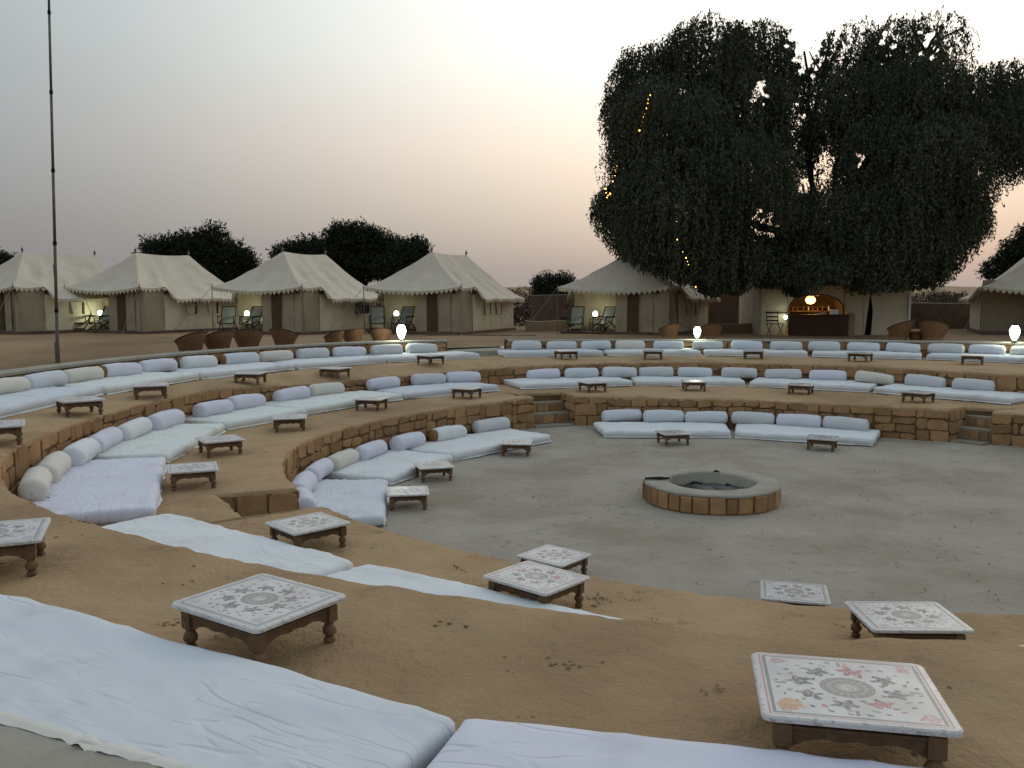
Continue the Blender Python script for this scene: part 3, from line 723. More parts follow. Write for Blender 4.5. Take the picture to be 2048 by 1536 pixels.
def bolster(r, a, z, colr, label, group, L=.98, tilt=0, yaw=0, inner=0, lean=0):
    key = (colr, random.randrange(5))
    if key not in BM: BM[key] = bolster_mesh(key[1] * 7.3 + 1); BM[key].materials.append(M[colr])
    p = P(r, a, z); o = link('bolster', BM[key], None, None, True)
    o.location = p; o.rotation_euler = (0, R(tilt), R(a + 90 + yaw)); q_ = random.uniform(.93, 1.05); o.scale = (L / .98, q_, q_)
    tag(o, label, 'bolster', group)
    if inner:
        m = MB(); m.tube([(inner * .40, 0, -.01), (inner * .50, 0, -.015), (inner * .535, 0, -.015)], [.12, .125, .07], 14)
        m.build('inner_roll', M['inner'], o, True)
    return o
ORD = ['first', 'second', 'third', 'fourth', 'fifth', 'sixth', 'seventh', 'eighth', 'ninth', 'tenth', 'eleventh', 'twelfth', 'thirteenth', 'fourteenth', 'fifteenth', 'sixteenth']
CN = {'white': 'white', 'lavender': 'lavender', 'cream': 'cream', 'grey': 'pale grey', 'blue': 'pale blue', 'greenish': 'greenish white'}
rowsB = [
 # name, label tail, row, offset from wall, angles, colours
 ('TL', 'top row from the left edge of the photo', 2, lambda a: float(R3(a)) - .29,
  [(182, 'cream'), (176.5, 'cream'), (171.4, 'blue'), (166.0, 'cream'), (160.6, 'lavender', 0, 0, 1), (155.4, 'lavender'), (149.6, 'white'), (143.7, 'blue', 0, 0, 1), (138.7, 'cream'), (133.5, 'grey'), (128.5, 'lavender'), (123.4, 'grey'), (118.6, 'grey')]),
 ('TR', 'top row counted from the parapet gap', 2, lambda a: float(R3(a)) - .29,
  [(104.3, 'grey'), (99.8, 'grey'), (95.4, 'blue'), (91.0, 'cream'), (86.1, 'blue'), (81.2, 'grey'), (76.4, 'blue'), (71.7, 'grey'), (67.3, 'grey'), (62.9, 'blue'), (58.6, 'blue'), (54.2, 'grey'), (50.2, 'lavender'), (46.2, 'grey')]),
 ('ML', 'middle row counted from the near left bend', 1, lambda a: float(R2(a)) - .27,
  [(-157.6, 'cream', 0, 6), (-163.2, 'cream'), (-169.4, 'white'), (-175.4, 'lavender'), (178.6, 'white'), (172.2, 'lavender'), (163.2, 'lavender'), (156.9, 'lavender', 0, -4), (148.6, 'lavender'), (142.2, 'cream'), (132.4, 'lavender', 3), (124.7, 'grey'), (119.2, 'lavender')]),
 ('MR', 'middle row rightward of the parapet gap', 1, lambda a: float(R2(a)) - .27,
  [(106.7, 'lavender'), (100.9, 'blue'), (95.1, 'blue'), (89.6, 'grey'), (84.0, 'blue'), (77.7, 'grey'), (71.6, 'grey'), (65.5, 'lavender'), (59.2, 'cream', -7, 8), (52.4, 'grey', -3), (46.0, 'grey', -1)]),
 ('BL', 'lowest row on the left from its near end', 0, lambda a: float(R1s(a)) - .24,
  [(-164.2, 'lavender'), (-172.8, 'lavender'), (177.6, 'lavender'), (169.6, 'cream'), (161.5, 'lavender'), (151.9, 'lavender'), (141.4, 'white', 0, 0, 1), (129.4, 'grey')]),
 ('BR', 'lowest row below the far wall from the left', 0, lambda a: float(R1s(a)) - .27,
  [(101.4, 'blue'), (93.5, 'blue'), (85.3, 'blue'), (76.2, 'grey'), (67.4, 'lavender'), (58.6, 'grey')])]
for nm, tail, row, Rf, L in rowsB:
    tailw = tail
    for i, q in enumerate(L):
        a, c = q[0], q[1]; tl = q[2] if len(q) > 2 else 0; yw = q[3] if len(q) > 3 else 0; inn = q[4] if len(q) > 4 else 0
        z = mz(a, row) + .145 + .13
        bolster(Rf(a) + random.uniform(-.02, .02), a, z, c, f'{CN[c]} bolster, {ORD[i]} in the {tailw}', 'round bolsters along the ' + ('top row' if row == 2 else 'middle row' if row == 1 else 'lowest row'),
                L=random.uniform(.94, 1.0) if nm != 'BR' else .99, tilt=tl + random.uniform(-2, 2), yaw=yw + random.uniform(-4, 4), inner=inn)

# ------------------------------------------------------------------ low carved tables
def rsq(h, r, n=5):
    out = []
    for cx, cy, a0 in ((h - r, h - r, 0), (-h + r, h - r, 90), (-h + r, -h + r, 180), (h - r, -h + r, 270)):
        for k in range(n): t = R(a0 + 90 * k / (n - 1)); out.append((cx + r * math.cos(t), cy + r * math.sin(t)))
    return out
def plate(h, r, prof):
    V = []; m = 0
    for ins, z in prof:
        ring = rsq(h - ins, max(.005, r - ins * .5)); m = len(ring); V += [(x, y, z) for x, y in ring]
    F = [(i * m + k, i * m + (k + 1) % m, (i + 1) * m + (k + 1) % m, (i + 1) * m + k) for i in range(len(prof) - 1) for k in range(m)]
    F += [tuple(range(m))[::-1], tuple(range((len(prof) - 1) * m, len(prof) * m))]; return V, F
v, f = plate(.305, .035, [(.012, .0), (0, .006), (0, .020), (.006, .026), (.022, .027)])
TOPS = []
for mt in TOPM + [TOPM_ST]:
    me = mesh('tabletop', v, f); me.materials.append(mt); TOPS.append(me)
lg = MB(); lg.box((0, 0, .155), (.058, .058, .09), bev=.006); lg.lathe([(.018, .113), (.024, .108), (.020, .100), (.030, .085), (.036, .070), (.034, .052), (.022, .040), (.018, .034), (.027, .028), (.030, .014), (.026, 0)][::-1], n=12)
LEG = lg.mesh('leg'); LEG.materials.append(M['wood'])
def apron_mesh():
    # shaped board with scalloped lower edge and moulding strip
    n = 24; V = []; L = .44
    for i in range(n + 1):
        x = -L / 2 + L * i / n; t = abs(x) / (L / 2); low = .142 - .022 * (t > .72) * (t - .72) / .28 * 2.2 + .004 * math.cos(x * 60)
        for y in (-.011, .011):
            V += [(x, y, low), (x, y, .205)]
    F = []
    for i in range(n):
        b = i * 4; c = b + 4
        F += [(b, c, c + 1, b + 1), (b + 2, b + 3, c + 3, c + 2), (b, b + 2, c + 2, c), (b + 1, c + 1, c + 3, b + 3)]
    F += [(0, 1, 3, 2), (n * 4, n * 4 + 2, n * 4 + 3, n * 4 + 1)]
    m = MB(); m.add(V, F); m.box((0, -.016, .185), (L, .012, .012)); m.box((0, 0, .209), (.50, .045, .010)); return m.mesh('apron')
APR = apron_mesh(); APR.materials.append(M['wood'])
GT = 'low carved tables with painted tops'
def chowki(x, y, z, rz, label, top=0, sc=(1, 1)):
    t = empty('low_table', (x, y, z), rz, label, 'table', GT); t.scale = (sc[0], sc[1], 1)
    o = link('tabletop', TOPS[top], None, t); o.location = (0, 0, .216)
    for sx in (-1, 1):
        for sy in (-1, 1):
            l = link('leg', LEG, None, t); l.location = (sx * .235, sy * .235, 0)
    for k in range(4):
        a = link('apron', APR, None, t); a.rotation_euler = (0, 0, k * math.pi / 2); a.location = (math.sin(k * math.pi / 2) * .235, -math.cos(k * math.pi / 2) * .235, 0)
    return t
def zon(r, a, row):
    if row == 0: return .01
    Ri, Zr, Zo = (R1, Z1rim, Z1out) if row == 1 else (lambda q: float(R2(q)), Z2rim, Z2out)
    t = min(1, max(0, (r - Ri(a)) / .9)); t = t * t * (3 - 2 * t); return float(Zr(a)) * (1 - t) + float(Zo(a)) * t + .004
def pol(x, y): return math.hypot(x - CX, y - CY), math.degrees(math.atan2(y - CY, x - CX))
NT = [(-1.24, 4.25, 2, 56, 'painted table with grey medallion and pink flowers, between the two near mattresses on the left', 0),
 (1.27, 3.24, 2, -11, 'nearest painted table at the bottom right with an orange stain on one corner', 3),
 (-1.98, 8.46, 1, 43, 'painted table standing by the near stone stairs, a white mattress before it', 0),
 (.19, 6.80, 1, 48, 'nearer of the two painted tables that overlap near the centre, rosy medallion', 1),
 (2.72, 5.95, 1, -1, 'painted table with dark medallion on the sand ledge at right, behind the stained one', 0),
 (.47, 9.66, 0, 51, 'farther of the two overlapping painted tables near the centre, on the court floor', 2),
 (2.75, 8.43, 0, -15, 'painted table half sunk behind the sand edge, only its top showing on the grey court', 0),
 (-3.28, 5.50, 2, 22, 'dusty painted table cut off by the left edge of the photo', 2)]
SCN = [(.95, 1.05), (1.10, .96), (1.03, .97), (.92, 1.09), (1.10, .93), (.97, 1.04), (1.04, .95), (1, 1)]
for k, (x, y, row, rz, lab, tp) in enumerate(NT):
    r, a = pol(x, y); chowki(x, y, zon(r, a, row), R(rz), lab, tp, SCN[k])
FT = [ # row, r, a, yaw offset, label, top
 (2, 10.75, -161.5, 10, 'low table at the left border on the upper terrace, cut off by the frame', 2),
 (2, 10.62, -177.3, 38, 'low table of the top row nearest the left edge, standing corner-on', 2),
 (2, 10.62, 170.2, 35, 'low table below the flagpole in the top row', 0),
 (2, 10.85, 152.4, 25, 'low table in the top row below the group of brown tub chairs', 2),
 (2, 11.1, 138.2, 20, 'second low table of the top row left of the gap', 0),
 (2, 11.85, 121.6, 15, 'low table of the top row nearest the gap, left side', 2),
 (2, 12.25, 101.4, 8, 'low table of the top row nearest the gap, right side', 2),
 (2, 12.15, 89.3, -6, 'low table of the top row below the hanging tree and the orange-lit tent', 2),
 (2, 12.4, 75.7, 3, 'low table of the top row left of the bar tent', 2),
 (2, 12.45, 62.2, -12, 'low table of the top row right of the bar tent counter', 0),
 (2, 13.05, 49.8, 12, 'low table of the top row nearest the right edge', 2),
 (1, 8.55, -161.2, 3, 'low table at the front corner of the lavender-blue mattress', 0),
 (1, 8.5, -176.8, 30, 'low table in front of the greenish mattress in the middle row', 2),
 (1, 8.3, 165.9, 32, 'low table at the third mattress of the middle row left', 0),
 (1, 8.55, 145.0, 22, 'low table in the middle row with a glint on its corner', 2),
 (1, 8.72, 125.6, 30, 'low table of the middle row nearest the gap, left side', 0),
 (1, 8.75, 102.9, 12, 'low table of the middle row nearest the gap, right side', 2),
 (1, 8.80, 85.6, 2, 'low table of the middle row with a bright lantern reflection', 0),
 (1, 8.55, 68.3, -6, 'low table of the middle row, third right of the gap', 0),
 (1, 8.15, 49.6, -8, 'low table of the middle row nearest the right-hand stairs', 2),
 (0, 5.64, -169.2, -2, 'low table with a bright reflection beside the crumpled blue mattress', 0),
 (0, 5.42, 169.8, 28, 'low table on the court floor, second from the near end on the left', 1),
 (0, 5.15, 139.4, 35, 'low table on the court floor nearest the far left stairs', 2),
 (0, 4.62, 97.5, 4, 'left low table of the two before the far court mattresses', 2),
 (0, 4.55, 59.4, 4, 'right low table of the two before the far court mattresses', 2)]
for row, r, a, yaw, lab, tp in FT:
    p = P(r, a); chowki(p.x, p.y, zon(r, a, row), R(a + 90 + yaw), lab, tp)

# small debris on the sand: clods and pebbles, one uncountable litter
mb = MB(); rn = random.Random(11)
ICO = [(0, 0, 1), (.9, 0, .3), (.28, .85, .3), (-.72, .53, .3), (-.72, -.53, .3), (.28, -.85, .3), (0, 0, -.6)]
IF = [(0, 1, 2), (0, 2, 3), (0, 3, 4), (0, 4, 5), (0, 5, 1), (6, 2, 1), (6, 3, 2), (6, 4, 3), (6, 5, 4), (6, 1, 5)]
def pebble(p, s, z): mb.add([(p[0] + q[0] * s * rn.uniform(.7, 1.3), p[1] + q[1] * s * rn.uniform(.7, 1.3), z + q[2] * s * .5) for q in ICO], IF)
for k in range(1100):
    a = rn.uniform(-180, 180); row = rn.choice((0, 0, 1, 2))
    if row == 0: r = 6.6 * math.sqrt(rn.random()); z = .004
    elif row == 1: r = rn.uniform(R1(a) + .1, float(R2(a)) - .1); z = zon(r, a, 1) - .002
    else: r = rn.uniform(float(R2(a)) + .1, float(R3(a)) - .1); z = zon(r, a, 2) - .002
    if (P(r, a) - Vector((3.06, 13.45, 0))).length < 1.1: continue
    cl = rn.randrange(1, 4)
    for _ in range(cl):
        q = P(r, a); pebble((q.x + rn.gauss(0, .04), q.y + rn.gauss(0, .04)), rn.choice((.006, .008, .011, .016)) , z)
for k in range(64):
    row = 2 if k % 4 else 1; a = (rn.uniform(-128, -94) if k % 3 else rn.uniform(-150, -128)) if row == 2 else rn.uniform(-126, -98)
    r = rn.uniform(10.3, 11.3) if row == 2 else rn.uniform(7.6, 8.15); q = P(r, a); z = zon(r, a, row) - .004; el = rn.uniform(.03, .10); an = rn.uniform(0, 3)
    for _ in range(rn.randrange(5, 18)):
        u = rn.gauss(0, el); w = rn.gauss(0, .022); pebble((q.x + u * math.cos(an) - w * math.sin(an), q.y + u * math.sin(an) + w * math.cos(an)), rn.choice((.006, .008, .011, .014)), z)
o = mb.build('pebbles', M['clod']); tag(o, 'scattered dark clods and pebbles on sand and court', None, None, 'stuff')

# ------------------------------------------------------------------ tents
def tent_roof(t, w, L, y0, y1, hc, hm, hr, mat, porch=1.35, seed=0, flare=.35):
    per = []
    def sm(x): x = min(1, max(0, x)); return x * x * (3 - 2 * x)
    st = .11
    n = int(w / st)
    for i in range(n): x = -w / 2 + w * i / n; per.append((x, -.12 * (1 - (2 * x / w) ** 2) * 0, hc - .20 * (1 - (2 * x / w) ** 2), 0, y0))
    n = int(L / st)
    for i in range(n):
        y = L * i / n; s_ = sm((y - porch) / .35); sag = .08 * math.sin(math.pi * min(1, y / porch)) if y < porch else .04 * math.sin((y - porch) * 2.3) ** 2
        per.append((w / 2 + flare * s_ - .12 * math.sin(math.pi * min(1, y / porch)) * (y < porch), y, hc + (hm - hc) * s_ - sag, 0, y0 + (y1 - y0) * y / L))
    n = int((w + 2 * flare) / st)
    for i in range(n): x = w / 2 + flare - (w + 2 * flare) * i / n; per.append((x, L, hm, 0, y1))
    n = int(L / st)
    for i in range(n):
        y = L * (1 - i / n); s_ = sm((y - porch) / .35); sag = .08 * math.sin(math.pi * min(1, y / porch)) if y < porch else .04 * math.sin((y - porch) * 2.3) ** 2
        per.append((-w / 2 - flare * s_ + .12 * math.sin(math.pi * min(1, y / porch)) * (y < porch), y, hc + (hm - hc) * s_ - sag, 0, y0 + (y1 - y0) * y / L))
    m = len(per); T = np.linspace(0, 1, 11); V = []
    for ti in T:
        for j, (x, y, z, rx, ry) in enumerate(per):
            X = rx + (x - rx) * ti; Y = ry + (y - ry) * ti
            zr = hr - .07 * math.sin(math.pi * (ry - y0) / (y1 - y0)) if y1 > y0 else hr
            Z = z + (zr - z) * (1 - ti) ** 1.28
            Z += .06 * math.sin(math.pi * ti) * noise.noise((X * 1.5, Y * 1.5, seed)) - .02 * math.sin(math.pi * ti) * abs(math.sin((Y if abs(x) > w / 2 - .2 else X * 1.3) * 3.2))
            V.append((X, Y, Z))
    F = [(i * m + j, (i + 1) * m + j, (i + 1) * m + (j + 1) % m, i * m + (j + 1) % m) for i in range(len(T) - 1) for j in range(m)]
    link('roof', mesh('roof', V, F), mat, t, True)
    V = []; F = []; rr = random.Random(seed)
    for j in range(0, m - 1, 2):
        a, b = per[j], per[(j + 1) % m]; c = per[(j + 2) % m]; k = len(V); q = .05 + .0 * rr.random()
        dx = rr.uniform(-.02, .02)
        V += [(a[0], a[1], a[2] + .005), (c[0], c[1], c[2] + .005), (c[0], c[1], c[2] - q), (b[0] + dx, b[1] + dx, b[2] - .17 - rr.uniform(0, .03)), (a[0], a[1], a[2] - q)]
        F.append((k, k + 1, k + 2, k + 3, k + 4))
    link('valance', mesh('valance', V, F), mat, t)
    return per
def wallsheet(a, b, zb, zt, n=14, seed=0, amp=.03):
    V = []; a = Vector(a); b = Vector(b); d = (b - a); nn = Vector((-d.y, d.x)).normalized() if d.length else Vector((0, 1))
    for i in range(n + 1):
        for k in range(7):
            q = k / 6; p = a + d * (i / n); o = amp * noise.noise((i * .7 + seed, q * 1.5, seed)) + .01 * math.sin(i * 1.9 + seed)
            V.append((p.x + nn.x * o, p.y + nn.y * o, zb + (zt - zb) * q))
    return V, [(i * 7 + k, (i + 1) * 7 + k, (i + 1) * 7 + k + 1, i * 7 + k + 1) for i in range(n) for k in range(6)]
GTN = 'cream canvas tents with scalloped edges'
def tent(fx, fy, al, label, w=4.6, L=6.3, seed=1, cooler=False, flaps=True, entry=1, hz=0):
    z0 = zterr(fx, fy + 2) - .02
    t = empty('canvas_tent', (fx, fy, z0), -R(al), label, 'tent', GTN)
    per = tent_roof(t, w, L, 1.9, 5.2 + .25 * math.sin(seed * 2), 2.02 + hz, 1.52 + hz, 3.55 + hz, M['canvas'], seed=seed)
    zf = .14
    pl = MB(); pl.box((0, L / 2 + .05, .07), (w - .1, L - .3, .14), bev=.02); pl.build('platform', M['redmud'], t)
    # body walls
    b = MB(); xw = w / 2 - .15
    for A, B, sd in (((-xw, 1.45), (-xw, L - .25), 1), ((xw, L - .25), (xw, 1.45), 2), ((-xw, L - .25), (xw, L - .25), 3)):
        b.add(*wallsheet(A, B, zf, 1.66 + hz, 26, seed + sd))
    b.build('side_walls', M['wallcanvas'], t, True)
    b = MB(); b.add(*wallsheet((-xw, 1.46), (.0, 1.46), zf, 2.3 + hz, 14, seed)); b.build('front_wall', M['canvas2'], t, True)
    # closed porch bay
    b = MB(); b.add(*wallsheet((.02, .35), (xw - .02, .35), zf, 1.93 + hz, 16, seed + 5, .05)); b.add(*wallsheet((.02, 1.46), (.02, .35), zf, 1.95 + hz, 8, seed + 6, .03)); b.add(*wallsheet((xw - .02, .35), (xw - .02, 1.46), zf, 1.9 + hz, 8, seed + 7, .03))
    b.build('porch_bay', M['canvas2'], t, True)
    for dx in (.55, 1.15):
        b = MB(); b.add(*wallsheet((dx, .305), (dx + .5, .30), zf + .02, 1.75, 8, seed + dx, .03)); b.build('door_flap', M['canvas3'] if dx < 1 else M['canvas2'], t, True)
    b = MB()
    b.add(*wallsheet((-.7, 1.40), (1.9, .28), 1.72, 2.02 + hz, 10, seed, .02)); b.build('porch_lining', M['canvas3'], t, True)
    # posts, finials, ropes
    for x in (-w / 2, w / 2):
        p = MB(); p.tube([(x, .02, 0), (x, .02, 2.02 + hz + .10)], [.022, .018], 7); p.build('porch_pole', M['pole'], t)
        p = MB(); p.tube([(x, .0, 2.0 + hz), (x * 1.35, -1.7, .0)], .010, 5); p.build('guy_rope', M['rope'], t)
        
        for ya, yb_ in ((3.0, 2.7), (5.2, 5.3)): p = MB(); p.tube([(x * 1.13, ya, 1.55), (x * 1.75, yb_, .0)], .010, 5); p.build('guy_rope', M['rope'], t)
    for y in (1.9, 5.2 + .25 * math.sin(seed * 2)):
        p = MB(); p.lathe([(.03, 3.45 + hz), (.035, 3.6 + hz), (.06, 3.63 + hz), (.05, 3.68 + hz), (.018, 3.72 + hz), (.008, 3.80 + hz)], (0, y, 0), 8); p.build('ridge_finial', M['pole'], t)
    if flaps:
        for k, y in enumerate((2.6, 3.9)):
            p = MB(); sx = xw + .045
            p.add([(sx, y, 1.35), (sx, y + .55, 1.35), (sx + .05, y + .48, .86), (sx + .05, y + .08, .82), (sx - .03, y, 1.35), (sx - .03, y + .55, 1.35), (sx + .01, y + .48, .86), (sx + .01, y + .08, .82)], [(0, 1, 2, 3), (4, 5, 6, 7), (0, 1, 5, 4), (1, 2, 6, 5), (2, 3, 7, 6), (3, 0, 4, 7)])
            p.build('window_flap', M['canvas'], t)
            q = MB(); q.box((sx - .01, y + .62, 1.08), (.03, .10, .52)); q.build('window_opening', M['canvas3'], t)
    if cooler:
        c = MB(); c.box((xw + .18, 4.5, 1.05), (.34, .72, .46), bev=.02); c.build('air_cooler', M['grill'], t)
        c = MB(); c.box((xw + .36, 4.5, 1.05), (.03, .60, .34)); c.build('cooler_grille', M['black'], t)
    return t
TN = [(-22.5, 37.9, 30, 'cream tent at the far left edge, half hidden behind the flagpole', dict(seed=1)),
 (-17.6, 38.3, 26, 'cream tent just right of the flagpole', dict(seed=2)),
 (-10.67, 37.25, 22.4, 'cream tent with a dark cooler on its side wall', dict(seed=3, cooler=True, flaps=False)),
 (-4.2, 37.3, 22, 'cream tent left of the gap in the parapet, a bright lantern before it', dict(seed=4)),
 (4.15, 37.0, 28, 'cream tent whose roof is brushed by the hanging tree', dict(seed=5, w=5.0)),
 (21.5, 36.0, 22, 'cream tent cut off by the right edge', dict(seed=6))]
tents = [tent(*q[:4], **q[4]) for q in TN]
# bar tent
bt = empty('bar_tent', (13.2, 35.9, zterr(13, 37) - .02), -R(3), 'cream tent under the big tree with an arched opening lit orange', 'tent')
tent_roof(bt, 6.2, 6.0, 2.0, 4.4, 2.45, 2.3, 3.9, M['canvas'], seed=9, flare=.1)
def archwall(x0, x1, zt, ax0, ax1, zs, zb, y, th):
    """wall from x0..x1 up to zt with an arched opening ax0..ax1, spring zs, crown by radius"""
    cx = (ax0 + ax1) / 2; hw = (ax1 - ax0) / 2; N_ = 16; arcp = []
    for i in range(N_ + 1):
        t = math.pi * i / N_; x = cx + hw * math.cos(t); z = zs + .62 * (math.sin(t) ** .85); arcp.append((x, z))
    V = []; F = []
    def quad(a, b, c, d):
        k = len(V); V.extend([a, b, c, d]); F.append((k, k + 1, k + 2, k + 3))
    for yy in (y, y + th):
        quad((x0, yy, 0), (ax0, yy, 0), (ax0, yy, zt), (x0, yy, zt)); quad((ax1, yy, 0), (x1, yy, 0), (x1, yy, zt), (ax1, yy, zt))
        for (xa, za), (xb, zb_) in zip(arcp[:-1], arcp[1:]): quad((xa, yy, za), (xb, yy, zb_), (xb, yy, zt), (xa, yy, zt))
    for (xa, za), (xb, zb_) in zip(arcp[:-1], arcp[1:]): quad((xa, y, za), (xb, y, zb_), (xb, y + th, zb_), (xa, y + th, za))
    quad((ax0, y, 0), (ax0, y + th, 0), (ax0, y + th, zs), (ax0, y, zs)); quad((ax1, y, 0), (ax1, y + th, 0), (ax1, y + th, zs), (ax1, y, zs))
    return V, F, arcp
V, F, arcp = archwall(-2.95, 1.0, 2.62, -1.85, .36, 1.05, .6, .8, .06)
link('front_wall', mesh('front_wall', V, F), M['wallcanvas'], bt)
b = MB(); b.tube([(x, .78, z) for x, z in [(.36, .3)] + arcp + [(-1.85, .3)]], .035, 6); b.build('arch_trim', M['canvas3'], bt)
b = MB(); b.add(*wallsheet((1.55, .82), (2.95, .82), 0, 2.5, 12, 3)); b.add(*wallsheet((1.0, .80), (1.22, .80), 0, 2.5, 4, 3)); b.add(*wallsheet((2.95, .82), (2.95, 5.4), 0, 2.4, 14, 5)); b.add(*wallsheet((-2.95, 5.4), (-2.95, .82), 0, 2.4, 14, 6)); b.add(*wallsheet((2.95, 5.4), (-2.95, 5.4), 0, 2.4, 14, 7))
b.build('side_walls', M['wallcanvas'], bt, True)
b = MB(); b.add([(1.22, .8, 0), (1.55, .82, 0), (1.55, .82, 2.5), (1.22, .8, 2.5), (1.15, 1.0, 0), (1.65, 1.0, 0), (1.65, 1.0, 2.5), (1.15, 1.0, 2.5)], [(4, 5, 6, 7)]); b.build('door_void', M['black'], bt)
b = MB(); b.add([(1.20, .77, 0), (1.24, .77, 0), (1.42, .77, 1.75), (1.62, .77, 2.5), (1.2, .77, 2.5)], [(0, 1, 2, 3, 4)]); b.add([(1.50, .765, 0), (1.75, .765, 0), (1.75, .765, 2.5), (1.45, .765, 2.5), (1.42, .765, 1.75), (1.56, .765, 1.0)], [(0, 1, 2, 3, 4, 5)]); b.build('door_flap', M['wallcanvas'], bt)
b = MB(); b.tube([(2.98, .7, 0), (2.98, .7, 2.5)], .06, 8); b.build('porch_pole', M['glaze'], bt)
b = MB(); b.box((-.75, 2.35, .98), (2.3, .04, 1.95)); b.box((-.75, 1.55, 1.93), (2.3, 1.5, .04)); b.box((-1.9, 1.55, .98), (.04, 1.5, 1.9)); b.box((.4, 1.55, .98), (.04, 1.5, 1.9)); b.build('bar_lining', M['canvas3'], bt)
b = MB(); b.box((-.75, 1.9, .98), (2.0, .28, .05)); b.box((-.75, 1.95, 1.16), (2.0, .2, .03)); b.build('shelf', M['wood'], bt)
rn = random.Random(4)
shelf_top = 1.005
for i in range(9):
    x = -1.62 + i * .21 + rn.uniform(-.03, .03); h = rn.uniform(.16, .24)
    m = MB(); m.lathe([(.030, 0), (.032, h * .6), (.012, h * .8), (.012, h)], (0, 0, 0), 8); o = m.build('bottle', M['glaze'] if i % 4 == 0 else M['wood'])
    o.matrix_world = bt.matrix_basis @ Matrix.Translation((x, 1.83, shelf_top)); tag(o, f'small {"pale" if i % 4 == 0 else "brown"} bottle, {["leftmost", "second", "third", "fourth", "middle", "sixth", "seventh", "eighth", "rightmost"][i]} on the shelf of the orange-lit bar', 'bottle', 'bottles on the bar shelf')
# bar counter with brick-faced front
bc = empty('bar_counter', bt.matrix_basis @ Vector((-.95, -.3, 0)), -R(3), 'dark brown brick bar counter in front of the arched opening', 'counter')
m = MB(); m.box((0, 0, .42), (2.2, .46, .84)); m.build('counter_body', M['brickred'], bc)
m = MB(); m.box((0, -.02, .865), (2.32, .56, .05), bev=.012); m.build('counter_top', M['darkwood'], bc)
bk = MB(); bk.box((0, 0, 0), (.20, .02, .066), bev=.006); BK = bk.mesh('brick'); BK.materials.append(M['brickred'])
for r_ in range(10):
    for c_ in range(10):
        x = -1.0 + c_ * .215 + (.1 if r_ % 2 else 0)
        if x > 1.02: continue
        o = link('brick', BK, None, bc); o.location = (x, -.238 - rn.uniform(0, .006), .06 + r_ * .08)
p = MB(); p.box((0, 0, .47), (.26, .30, .94), bev=.02); o = p.build('pedestal', M['mud']); o.location = bt.matrix_basis @ Vector((.32, -.28, 0)); tag(o, 'pale square pedestal at the right end of the bar counter', 'pedestal')
p = MB(); p.box((0, 0, .09), (.30, .2, .20), bev=.01); o = p.build('box', M['glaze']); o.location = bt.matrix_basis @ Vector((-.32, -.25, .895)); tag(o, 'small white box on the bar counter', 'box')
p = MB(); p.box((0, 0, .01), (.34, .24, .015)); p.tube([(-.15, 0, .03), (.05, .03, .05), (.16, 0, .09)], .016, 6); o = p.build('tray', M['cream']); o.location = bt.matrix_basis @ Vector((-.80, -.25, .895)); tag(o, 'cream papers and a spoon lying on the bar counter', 'papers')
# hanging orange lamp
hl = empty('hanging_lamp', bt.matrix_basis @ Vector((-.82, 1.35, 1.48)), 0, 'glowing orange bulb hanging in the bar arch', 'lamp')
m = MB(); m.lathe([(.01, -.20), (.14, -.16), (.21, -.04), (.16, .09), (.04, .15)], n=18); m.build('bulb', M['bulb'], hl, True)  # bulb modelled oversize, its glow halo built into the shape
m = MB(); m.tube([(0, 0, .11), (0, 0, .43)], .008, 5); m.build('cord', M['black'], hl)
def plight(loc, e, c, r=.08):
    l = bpy.data.lights.new('lamp_light', 'POINT'); l.energy = e; l.color = c; l.shadow_soft_size = r
    o = bpy.data.objects.new('lamp_light', l); COL.objects.link(o); o.location = loc; return o
plight(hl.location + Vector((0, -.32, -.05)), 42, (1, .50, .16))

# ------------------------------------------------------------------ tent lamps, tables, deck chairs
def deck_chair_meshes():
    f = MB()
    for s_ in (-.29, .29):
        f.tube([(s_, .55, 0), (s_, -.02, .42), (s_, -.42, .30)], .024, 6)        # rear foot to seat rail
        f.tube([(s_, -.50, .0), (s_, .10, .36), (s_, .42, 1.02)], .026, 6)       # front foot to head
        f.tube([(s_ * 1.12, -.40, .30), (s_ * 1.12, -.38, .58), (s_ * 1.12, .28, .62)], .024, 6)
    for p, q in (((-.29, .42, 1.02), (.29, .42, 1.02)), ((-.29, -.42, .30), (.29, -.42, .30)), ((-.29, .5, .05), (.29, .5, .05)), ((-.29, -.46, .04), (.29, -.46, .04))): f.tube([p, q], .026, 6)
    F_ = f.mesh('frame'); F_.materials.append(M['darkwood'])
    V = []; prof = [(.41, 1.0), (.30, .76), (.17, .50), (.08, .36), (-.10, .32), (-.28, .31), (-.42, .31)]
    for x in (-.255, -.1, .1, .255):
        for y, z in prof: V.append((x, y, z - (.02 if abs(x) < .2 else 0)))
    n = len(prof); Q = [(i * n + k, (i + 1) * n + k, (i + 1) * n + k + 1, i * n + k + 1) for i in range(3) for k in range(n - 1)]
    S_ = mesh('sling', V, Q); S_.materials.append(M['sling'])
    a = MB(); a.box((0, 0, 0), (.075, .72, .028), bev=.006); A_ = a.mesh('armrest'); A_.materials.append(M['darkwood'])
    return F_, S_, A_
DCF, DCS, DCA = deck_chair_meshes()
def deck_chair(loc, rz, label):
    t = empty('deck_chair', loc, rz, label, 'chair', 'dark deck chairs before the tents')
    link('frame', DCF, None, t); link('sling', DCS, None, t, True)
    for s_ in (-.325, .325): o = link('armrest', DCA, None, t); o.location = (s_, -.06, .625)
